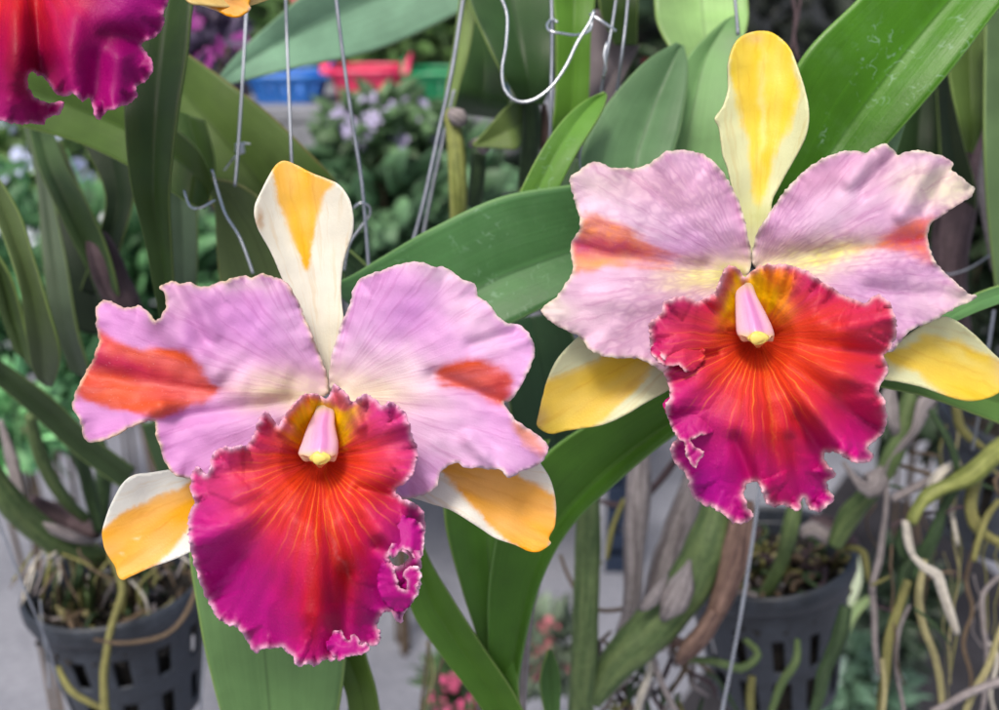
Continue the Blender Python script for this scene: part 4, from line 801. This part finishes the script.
for i in range(16):       # long fine roots at the bottom centre
    x = rr.uniform(425, 520); d = rr.uniform(.6, .75); y0 = rr.uniform(600, 650); L = 90
    tube('root', pf, [(x, y0, d, 1.0), (x+rr.uniform(-8, 8), y0+L*.4, d, 1.4), (x+rr.uniform(-12, 12), y0+L, d, 1.2), (x+rr.uniform(-16, 16), y0+L*1.5, d, 1.2)], rr.choice([ROOTB, ROOTG, GREEND, ROOTL]), sides=6, wob=.0015, knots=.2)

# ------------------------------------------------------------------ wires
def wire(label, pts, r=1.6, m=None, part=None):
    root = None
    o = tube('hanging_wire', None, [(x, y, d, r) for x, y, d in pts], m or WIREM, sides=8, step=.002)
    tag(o, label, 'wire', 'pot hanging wires'); return o
def coil(x, y, d, r, w=None, turns=3, m=None):
    pts = []
    for i in range(turns*8+1):
        a = i/8*2*math.pi; pts.append((P(x+r*math.cos(a), y-turns+i*.38, d+r*math.sin(a)/FPX*d), 1.25/FPX*d))
    pts.insert(0, (P(x+r+6, y-turns+1, d-.001), .9/FPX*d))
    pts.append((P(x-5, pts and y+turns*2.2+4, d), 1.0/FPX*d)); pts.append((P(x-16, y+turns*2.2+18, d+.004), .9/FPX*d))
    return pts
def wire_twist(root, x, y, d, r=4.2, turns=3):
    o = tube_w('twist', None, coil(x, y, d, r, turns=turns), WIREB, sides=6, step=.0008)
    off = Vector((0, 0, 0)); o.parent = root
w1 = wire('thin straight wire left of the left bloom with a twisted knot', [(249,-30,.50),(246,20,.50),(242,90,.49),(238,150,.48),(235,186,.475)], 1.7); wire_twist(w1, 240, 146, .486)
wire('straight wire dropping behind the tip of the left bloom', [(285,-30,.47),(287,40,.47),(290,120,.46),(292,170,.455)], 1.7)
wire('straight wire slanting down to the hook beside the left bloom', [(333,-30,.46),(341,40,.46),(352,120,.46),(362,185,.46),(369,270,.46)], 2.0)
wire('short bent hook wire beside the cream sepal of the left bloom', [(353,208,.455),(360,203,.452),(368,205,.455),(370,214,.46),(360,228,.46),(349,245,.46),(344,270,.462)], 1.5, WIREB)
wire('wire slanting down left of the cut canes', [(470,-40,.50),(463,0,.50),(452,70,.50),(437,140,.50),(424,200,.50),(412,245,.50)], 2.2)
wire('thinner wire beside the one left of the cut canes', [(454,90,.56),(443,140,.56),(432,190,.56),(422,240,.56)], 1.8)
wh = wire('bright wire bent into a large hook above the cut canes', [(490,-30,.44),(500,-5,.44),(507,15,.44),(506,45,.44),(502,70,.44),(505,90,.44),(517,101,.44),(533,100,.44),(551,87,.44),(566,66,.44),(577,43,.44),(590,22,.44),(594,10,.44)], 1.7, WIREB)
wire('small loop of wire tied round the upright wire at top centre', [(592,16,.45),(590,30,.448),(576,35,.445),(560,33,.44),(550,31,.44),(547,25,.445),(552,19,.455),(557,22,.45)], 1.4, WIREB)
wire('upright wire running down through the small loop', [(551,-30,.455),(552,40,.455),(551,100,.455),(550,150,.46)], 2.0)
wire('short wire end leaning right from the small loop', [(590,14,.45),(600,20,.448),(616,31,.45)], 1.5, WIREB)
wire('left wire of the pair at top centre', [(620,-30,.47),(613,20,.47),(606,60,.47),(600,100,.48)], 1.6)
wire('right wire of the pair at top centre', [(630,-30,.47),(626,20,.47),(621,60,.47),(617,90,.48)], 1.6)
wire('tiny bent wire tip between the pair of wires', [(607,42,.46),(604,55,.459),(606,68,.46),(603,78,.465)], 1.2, WIREB)
wire('thin wire rising behind the yellow sepal of the right bloom', [(733,-20,.46),(736,10,.46),(738,35,.46)], 1.8)
wire('bent wire rising out of the left petal of the left bloom', [(212,170,.475),(219,195,.47),(226,215,.462),(240,238,.455),(253,273,.45)], 1.4, WIREB)
wire('small clip of wire curled round the dark left leaves', [(184,190,.46),(190,206,.455),(200,208,.45),(215,200,.455)], 1.2, WIREB)
wire('long wire running down over the right pot', [(764,440,.52),(758,500,.54),(748,570,.56),(738,630,.57),(722,712,.585),(715,750,.59)], 1.8, WIREB)
wire('thin wire on the left edge running down beside the left pot', [(-10,500,.62),(5,540,.62),(25,590,.62),(46,640,.63),(60,690,.64)], 1.3)
wire('short wire left of the left pot', [(40,600,.66),(44,640,.66),(49,688,.66)], 1.0)
wire('upright wire below the lip of the left bloom, left one', [(207,600,.60),(204,650,.60),(200,720,.60)], 1.4)
wire('upright wire below the lip of the left bloom, right one', [(352,610,.50),(350,660,.50),(349,720,.50)], 1.4)
wire('wire above the right edge pot', [(994,310,.6),(985,370,.6),(978,420,.62),(972,450,.63)], 1.6)
wire('faint wire bowed behind the leaves right of centre', [(586,135,.455),(581,150,.455),(580,165,.455),(584,178,.455)], .9)
wire('dark wire crossing behind the shaded stem at the right edge', [(925,240,.57),(940,272,.57),(965,270,.57),(990,255,.57)], 1.0)
# pale stick with pointed end at upper left
st = tube('plant_stake', None, [(172,126,.49,1.2),(182,142,.488,2.6),(194,160,.485,3.2),(204,176,.482,3.4)], plain_mat('stake_plastic', (120, 150, 190), .15, 60, .4, .1), sides=10)
tag(st, 'pale blue plastic stake slanting among the leaves at upper left', 'plant stake')
for pts in ([(786,-20,.6,2),(795,10,.6,2.2),(794,40,.6,2.2),(798,60,.6,2)], [(802,-20,.6,1.6),(797,20,.6,1.6),(790,50,.6,1.6)]):
    tube('dry_twig', pd, pts, SHEATHD, sides=8, wob=.001)

# ------------------------------------------------------------------ background
def box(verts, faces, lo, hi):
    b = len(verts)
    for x in (lo[0], hi[0]):
        for y in (lo[1], hi[1]):
            for z in (lo[2], hi[2]): verts.append((x, y, z))
    faces += [(b, b+1, b+3, b+2), (b+4, b+6, b+7, b+5), (b, b+4, b+5, b+1), (b+2, b+3, b+7, b+6), (b, b+2, b+6, b+4), (b+1, b+5, b+7, b+3)]
k = NT('concrete'); o = k.obj(); f = k.noise(o, 1.6, 6, .65); g = k.noise(o, 60, 4, .7)
cc = k.mix(k.ramp(f, .3, .7), (.19, .20, .24), (.30, .31, .36)); s_ = k.ramp(g, .3, .7, .8, 1.15); cc = k.mix(1., cc, k.comb(s_, s_, s_), 'MULTIPLY')
cc = k.mix(k.ramp(k.noise(o, 7, 5, .7, 4), .58, .72, 0, .45), cc, (.10, .10, .11))
CONC = k.finish(cc, k.ramp(f, .3, .7, .5, .8), .4, g, .3, .004)
V = []; F = []; S = 60
link_mesh('ground', [(-S, -S, 0), (S, -S, 0), (S, S, 0), (-S, S, 0)], [(0, 1, 2, 3)], CONC, smooth=False)['kind'] = 'structure'
DARK = plain_mat('dark_floor', (70, 70, 76), .25, 6, .85, .3, spec=.15, alb=(.035, .034, .040))
a = floor_hit(700, 500); q = [floor_hit(560, 860), floor_hit(905, 560), floor_hit(1100, 640), floor_hit(1300, 900)]
q = [Vector((p.x, p.y, .004)) for p in (floor_hit(640, 760), floor_hit(850, 470), floor_hit(935, 520), floor_hit(1120, 690), floor_hit(1300, 1000))]
link_mesh('dark_floor_area', [tuple(p) for p in q], [tuple(range(5))], DARK, smooth=False)['kind'] = 'structure'  # darker area of the floor, laid just above the concrete

# bench with baskets
BENCH = plain_mat('bench_grey', (140, 142, 150), .2, 10, .7, .3)
def bench(label, x0, x1, y0, y1, z, legs):
    root = thing('plant_bench', label, 'bench', Vector((x0, y0, 0)))
    V = []; F = []; n = 7
    for i in range(n):
        yy = y0+(y1-y0)*i/n; box(V, F, (x0, yy, z-.03), (x1, yy+(y1-y0)/n*.78, z))
    link_mesh('bench_top', V, F, BENCH, root, smooth=False, bevel=.003)
    for (lx, w) in legs:
        V = []; F = []; box(V, F, (lx, y0+.02, 0), (lx+w, y0+.02+w, z-.032)); link_mesh('leg', V, F, BENCH, root, smooth=False, bevel=.004)
    V = []; F = []; box(V, F, (x0+.01, y0+.004, z-.10), (x1-.01, y0+.018, z-.033)); link_mesh('apron', V, F, BENCH, root, smooth=False, bevel=.003)
    return root
bz = P(330, 108, 2.3).z; by = P(330, 108, 2.3).y
bench('grey slatted bench far behind the wires carrying the coloured baskets', P(225, 108, 2.3).x, P(640, 108, 2.3).x, by, by+.7, bz, [(P(283, 120, 2.3).x, .10), (P(485, 120, 2.3).x, .05), (P(600, 120, 2.3).x, .05)])
def basket(label, x0, x1, ytop, rgb, d=2.36, ears=True):
    c = P((x0+x1)/2, 104, d); w = (x1-x0)/FPX*d/2; h = P(x0, ytop, d).z-c.z; c = Vector((c.x, c.y+.08, bz+.0015)); dp = .09
    root = thing('basket', label, 'basket', c, 'coloured plastic baskets')
    m = plain_mat('basket_plastic', rgb, .12, 20, .4, .1)
    V = []; F = []; n = 64; hh = h*.62; K = 8
    def ring(sc, z):
        for j in range(n):
            a = 2*math.pi*j/n; ca, sa = math.cos(a), math.sin(a); p = 4.
            rr = (abs(ca)**p+abs(sa)**p)**(-1/p); V.append((c.x+w*rr*ca*sc, c.y+dp*rr*sa*sc, c.z+z))
    for i in range(K+1): ring(.80+.2*i/K, hh*i/K)
    for i in range(K):
        for j in range(n):
            if 1 < i < K-1 and j % 4 == 0: continue
            F.append((i*n+j, i*n+(j+1) % n, (i+1)*n+(j+1) % n, (i+1)*n+j))
    F.append(tuple(range(n)))
    link_mesh('basket_body', V, F, m, root, solid=.004)
    V = []; F = []
    for i, (sc, z) in enumerate(((1.0, hh), (1.06, hh+.003), (1.06, hh+.014), (.99, hh+.014))): ring(sc, z)
    F = [(i*n+j, ((i+1) % 4)*n+j, ((i+1) % 4)*n+(j+1) % n, i*n+(j+1) % n) for i in range(4) for j in range(n)]
    link_mesh('rim', V, F, m, root)
    for sx in (-1, 1):       # raised end grips
        V = []; F = []; gx = c.x+sx*w*1.0
        for i in range(9):
            t = i/8; yy = c.y-dp*.9+2*dp*.9*t; zz = c.z+hh+.006+(h-hh)*math.sin(math.pi*t)**.5; V += [(gx+sx*.018, yy, zz), (gx-sx*.012, yy, c.z+hh+.002)]
        F = [(2*i, 2*i+1, 2*i+3, 2*i+2) for i in range(8)]
        link_mesh('handle', V, F, m, root, solid=.006)
basket('blue plastic basket on the far bench', 246, 322, 66, (48, 120, 205))
basket('pink plastic basket on the far bench', 330, 402, 58, (222, 60, 105))
basket('green plastic basket on the far bench', 410, 468, 62, (26, 140, 90))
basket('blue plastic basket half hidden behind the cut canes', 482, 540, 66, (40, 110, 200), d=2.45)

LF = {}
def bleaf_mat(rgb, v=.3):
    key = (rgb,)
    if key not in LF:
        k = NT('foliage'); v_, u, l, e = k.pc(); b = lin(rgb)
        c = k.mix(l, b*.45, b*1.6); c = k.mix(k.ramp(u, .5, 1., 0, .4), c, b*1.9+.02)
        LF[key] = k.finish(c, .5, .4, trans=.15)
    return LF[key]
BLO = {}
def shrub(label, x, y, d, rx, rz, rgb, n=500, lw=.02, ll=.07, blossoms=0, bcol=(200, 190, 225), name='shrub', cat='plant', stand=False, group='plants behind the bench', bsize=.016, seed=None, variegated=False):
    """x y d = centre of the crown; rx rz half sizes in metres; it stands on the floor"""
    c = P(x, y, d); rr = random.Random(seed if seed is not None else int(x*7+y)); root = thing(name, label, cat, Vector((c.x, c.y, 0)), group)
    V = []; F = []; PCa = []
    for i in range(n):
        th = rr.uniform(0, 6.28); ph = math.acos(rr.uniform(-1, 1)); q = rr.random()**.45
        lump = 1+.3*noise.noise(Vector((math.cos(th)*2+x, math.sin(th)*2, ph*2)))
        p = c+Vector((rx*q*math.sin(ph)*math.cos(th)*lump, rx*.8*q*math.sin(ph)*math.sin(th), rz*q*math.cos(ph)*lump))
        if p.z < .01: p.z = .01+rr.random()*.05
        out = (p-c).normalized() if (p-c).length > 1e-6 else Vector((0, 0, 1))
        dr = (out+Vector((rr.gauss(0, .6), rr.gauss(0, .6), rr.gauss(.1, .5)))).normalized()
        sd = dr.cross(Vector((rr.gauss(0, 1), rr.gauss(0, 1), rr.gauss(0, 1)))).normalized(); up = sd.cross(dr)
        L = ll*rr.uniform(.6, 1.3); W = lw*rr.uniform(.7, 1.3); tone = rr.random(); b = len(V)
        for t in (0, .3, .62, 1.):
            w = W*math.sin(math.pi*min(.97, t*.85+.12)); drop = -L*.28*t*t
            pp = p+dr*L*t+up*drop
            V += [tuple(pp-sd*w), tuple(pp+up*w*-.25), tuple(pp+sd*w)]
            vv = tone
            PCa += [(1. if variegated else tone, tone, 0), (0. if variegated else tone*.8, tone*.8, 0), (1. if variegated else tone, tone, 0)]
        for t in range(3):
            F += [(b+t*3, b+t*3+1, b+t*3+4, b+t*3+3), (b+t*3+1, b+t*3+2, b+t*3+5, b+t*3+4)]
    link_mesh('foliage', V, F, bleaf_mat(rgb), root, pc=PCa, solid=.0006)
    V = [] ; zc = max(c.z-rz*.2, .05)
    for i in range(4):
        a = rr.uniform(0, 6.28); pts = [(Vector((c.x+.01*math.cos(a), c.y+.01*math.sin(a), 0)), .004), (Vector((c.x+rx*.15*math.cos(a), c.y+rx*.15*math.sin(a), zc*.6)), .0035), (Vector((c.x+rx*.5*math.cos(a), c.y+rx*.5*math.sin(a), zc+rz*.3)), .0025)]
        tube_w('stem', root, pts, ROOTB, sides=7, step=.03)
    m = BLO.setdefault(bcol, plain_mat('blossom', bcol, .1, 30, .5, .1))
    for i in range(blossoms):
        th = rr.uniform(0, 6.28); ph = rr.uniform(.2, 2.2); p = c+Vector((rx*.95*math.sin(ph)*math.cos(th), -abs(rx*.8*math.sin(ph)*math.sin(th)), rz*math.cos(ph)*.95))
        nrm = Vector((rr.gauss(0, .35), -1, rr.gauss(.35, .3))).normalized(); t1 = nrm.orthogonal().normalized(); t2 = nrm.cross(t1); V = [tuple(p)]; F = []
        for j in range(5):
            a = 2*math.pi*j/5+rr.uniform(-.1, .1); R1 = bsize*rr.uniform(1.1, 1.5)
            b = len(V)
            for (da, q, hh) in ((-.42, .55, .1), (-.5, .85, .16), (-.2, 1.05, .1), (.2, 1.05, .1), (.5, .85, .16), (.42, .55, .1)):
                V.append(tuple(p+(t1*math.cos(a+da)+t2*math.sin(a+da))*R1*q+nrm*R1*hh))
            F.append((0, b, b+1, b+2, b+3, b+4, b+5))
        link_mesh('blossom', V, F, m, root, solid=.001, smooth=False)
    return root
# under / behind bench
shrub('bush with pale lilac blossoms under the far bench, behind the bright wires', 388, 124, 2.0, .11, .045, (92, 122, 84), 420, .014, .05, 26, (176, 168, 206), group=None, bsize=.013)
shrub('leafy dark green plant below the lilac blossoms', 385, 205, 2.1, .20, .12, (96, 132, 96), 600, .026, .09, 0)
shrub('dense plant behind the cut canes', 520, 185, 2.5, .30, .22, (84, 98, 84), 500, .022, .08, 0)
shrub('green plant standing behind the pink and green baskets', 400, 45, 3.0, .55, .16, (84, 116, 62), 700, .02, .09, 4, (220, 60, 110))
shrub('grey-green plant far behind the top centre leaves', 560, 30, 3.3, .5, .4, (60, 82, 56), 600, .03, .10, 0)
shrub('pale blossoming bush between the dark leaves at the left edge', 20, 175, 2.4, .25, .20, (126, 156, 96), 420, .022, .08, 22, (190, 200, 240), bsize=.03)
shrub('bush with pale lilac blossoms seen between the crossing leaves at left', 95, 200, 2.6, .16, .14, (110, 150, 70), 300, .02, .07, 26, (214, 206, 240), bsize=.03)
shrub('bright green plant low on the left edge', 20, 300, 2.2, .26, .24, (90, 146, 96), 520, .025, .09, 6, (215, 225, 235), bsize=.022)
shrub('green plant behind the left petal of the left bloom', 140, 275, 2.0, .16, .14, (84, 128, 84), 380, .022, .08, 6, (220, 225, 230), bsize=.018)
shrub('small plant with glossy leaves beside the left pot', 10, 425, 1.5, .07, .05, (130, 190, 130), 120, .016, .05, 0)
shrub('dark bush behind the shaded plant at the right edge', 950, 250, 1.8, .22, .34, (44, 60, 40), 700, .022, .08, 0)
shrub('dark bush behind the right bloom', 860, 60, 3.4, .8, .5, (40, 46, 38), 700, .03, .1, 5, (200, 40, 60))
shrub('purple flowered plant behind the upper left wires', 212, 48, 1.5, .045, .05, (96, 84, 110), 60, .012, .05, 8, (150, 50, 140), bsize=.011)
shrub('variegated plant on the floor below the right pot', 852, 676, 1.9, .085, .055, (96, 128, 106), 230, .018, .06, 8, (210, 235, 225), variegated=True, bsize=.014)
shrub('pink flowered plant on the floor below the sweeping leaf', 550, 650, 1.9, .04, .07, (104, 120, 100), 160, .014, .05, 8, (196, 110, 124), bsize=.016)
shrub('bright pink flowered plant at the bottom, left of the sweeping leaf', 462, 700, 1.6, .05, .05, (70, 96, 60), 120, .012, .05, 6, (205, 84, 130), bsize=.012)
shrub('dark plant on the floor behind the right roots', 900, 605, 1.7, .05, .09, (44, 60, 46), 120, .014, .06, 0)
# young pale leaf beside right pot
pl = thing('seedling', 'pale green pointed leaves beside the rim of the right pot', 'plant', P(835, 640, .95))
leaf(pl, [(858,555,859,556,.95),(838,590,862,580,.95),(836,615,856,600,.95),(832,640,842,636,.95),(830,660,834,660,.95)], (214, 226, 200), .5, .004, n=6)
leaf(pl, [(874,594,875,596,.93),(852,606,858,616,.94),(836,630,846,640,.95),(828,655,834,660,.95)], (178, 200, 150), .5, .004, n=6)
# blue crate low behind, blue bit right
def crate(label, x, y, d, w, h, rgb):
    c = P(x, y, d); root = thing('crate', label, 'crate', Vector((c.x, c.y, 0)), 'blue plastic crates'); m = plain_mat('crate_plastic', rgb, .12, 20, .4, .1)
    z0 = .002; z1 = c.z+h/2
    for sy in (0, 1):
        V = []; F = []
        for i in range(6): zz = z0+(z1-z0)*i/6; box(V, F, (c.x-w/2, c.y+sy*.3, zz), (c.x+w/2, c.y+sy*.3+.008, zz+(z1-z0)/6*.7))
        link_mesh('side_panel', V, F, m, root, smooth=False, bevel=.002)
    for sx in (0, 1):
        for sy in (0, 1):
            V = []; F = []; box(V, F, (c.x-w/2-.012+sx*w, c.y+sy*.3-.012, z0), (c.x-w/2+.012+sx*w, c.y+sy*.3+.020, z1+.01))
            link_mesh('corner_post', V, F, m, root, smooth=False, bevel=.002)
    V = []; F = []; box(V, F, (c.x-w/2+.013, c.y+.012, z0+.02), (c.x+w/2-.013, c.y+.298, z0+.035)); link_mesh('crate_base', V, F, m, root, smooth=False)
crate('blue crate on the floor behind the sweeping leaf', 612, 450, 2.6, .13, .10, (28, 42, 64))
crate('blue crate on the floor left of the sheathed canes', 556, 425, 2.9, .12, .10, (30, 48, 74))
# netting on posts, added as a dark backdrop for the dim shade-house interior
k = NT('backdrop_net'); o = k.obj(); f = k.noise(o, 3, 5, .6); g = k.noise(o, 90, 2, .6)
cc = k.mix(k.ramp(f, .3, .7), (.012, .016, .014), (.045, .05, .055)); NETM = k.finish(cc, .9, .2, g, .3, .004)
V = []; F = []; nx, nzz = 80, 20
for i in range(nx+1):
    for j in range(nzz+1): V.append((-6+12*i/nx, 5.2+.05*math.sin(i*.9)+.03*math.sin(j*1.3+i*.4), 3.2*j/nzz))
F = [(i*(nzz+1)+j, (i+1)*(nzz+1)+j, (i+1)*(nzz+1)+j+1, i*(nzz+1)+j+1) for i in range(nx) for j in range(nzz)]
nt = thing('backdrop_net', 'dark netting added as a backdrop behind the far plants', 'netting', Vector((0, 5.2, 0)))
link_mesh('net', V, F, NETM, nt, solid=.004)
for i in range(5):
    x = -5+2.5*i; tube_w('post', nt, [(Vector((x, 5.32, 0)), .03), (Vector((x, 5.32, 3.2)), .03)], BENCH, sides=12, step=.5)

# ------------------------------------------------------------------ light, camera
w = bpy.data.worlds.new('World'); scene.world = w; w.use_nodes = True; nt = w.node_tree; nt.nodes.clear()
SUN_EL, SUN_AZ = R(58), R(200)     # azimuth clockwise from +Y
sky = nt.nodes.new('ShaderNodeTexSky'); sky.sky_type = 'NISHITA'; sky.sun_disc = False; sky.sun_elevation = SUN_EL; sky.sun_rotation = SUN_AZ
sky.air_density = 1.0; sky.dust_density = 5.0; sky.ozone_density = .6
bg = nt.nodes.new('ShaderNodeBackground'); bg.inputs[1].default_value = .10; ow = nt.nodes.new('ShaderNodeOutputWorld')
nt.links.new(sky.outputs[0], bg.inputs[0]); nt.links.new(bg.outputs[0], ow.inputs[0])
sd = bpy.data.lights.new('sun', 'SUN'); sd.energy = 1.5; sd.angle = R(15); sd.color = (1, .95, .88)
so = bpy.data.objects.new('sun', sd); COL.objects.link(so)
sv = Vector((math.sin(SUN_AZ)*math.cos(SUN_EL), math.cos(SUN_AZ)*math.cos(SUN_EL), math.sin(SUN_EL)))
so.rotation_euler = sv.to_track_quat('Z', 'Y').to_euler(); so.location = (0, 0, 5)
cd = bpy.data.cameras.new('camera'); co = bpy.data.objects.new('camera', cd); COL.objects.link(co); scene.camera = co
co.location = tuple(CAM); co.rotation_euler = (R(90)-TILT, 0, 0); cd.sensor_width = 36; cd.lens = 18*FPX/499.5
cd.clip_start = .01; cd.clip_end = 300
cd.dof.use_dof = True; cd.dof.focus_distance = .335; cd.dof.aperture_fstop = 10.5
scene.view_settings.view_transform = 'Standard'; scene.view_settings.look = 'None'; scene.view_settings.exposure = 0.68; scene.view_settings.gamma = 1
scene.view_settings.use_curve_mapping = False
scene.cycles.use_denoising = True
scene.cycles.max_bounces = 8
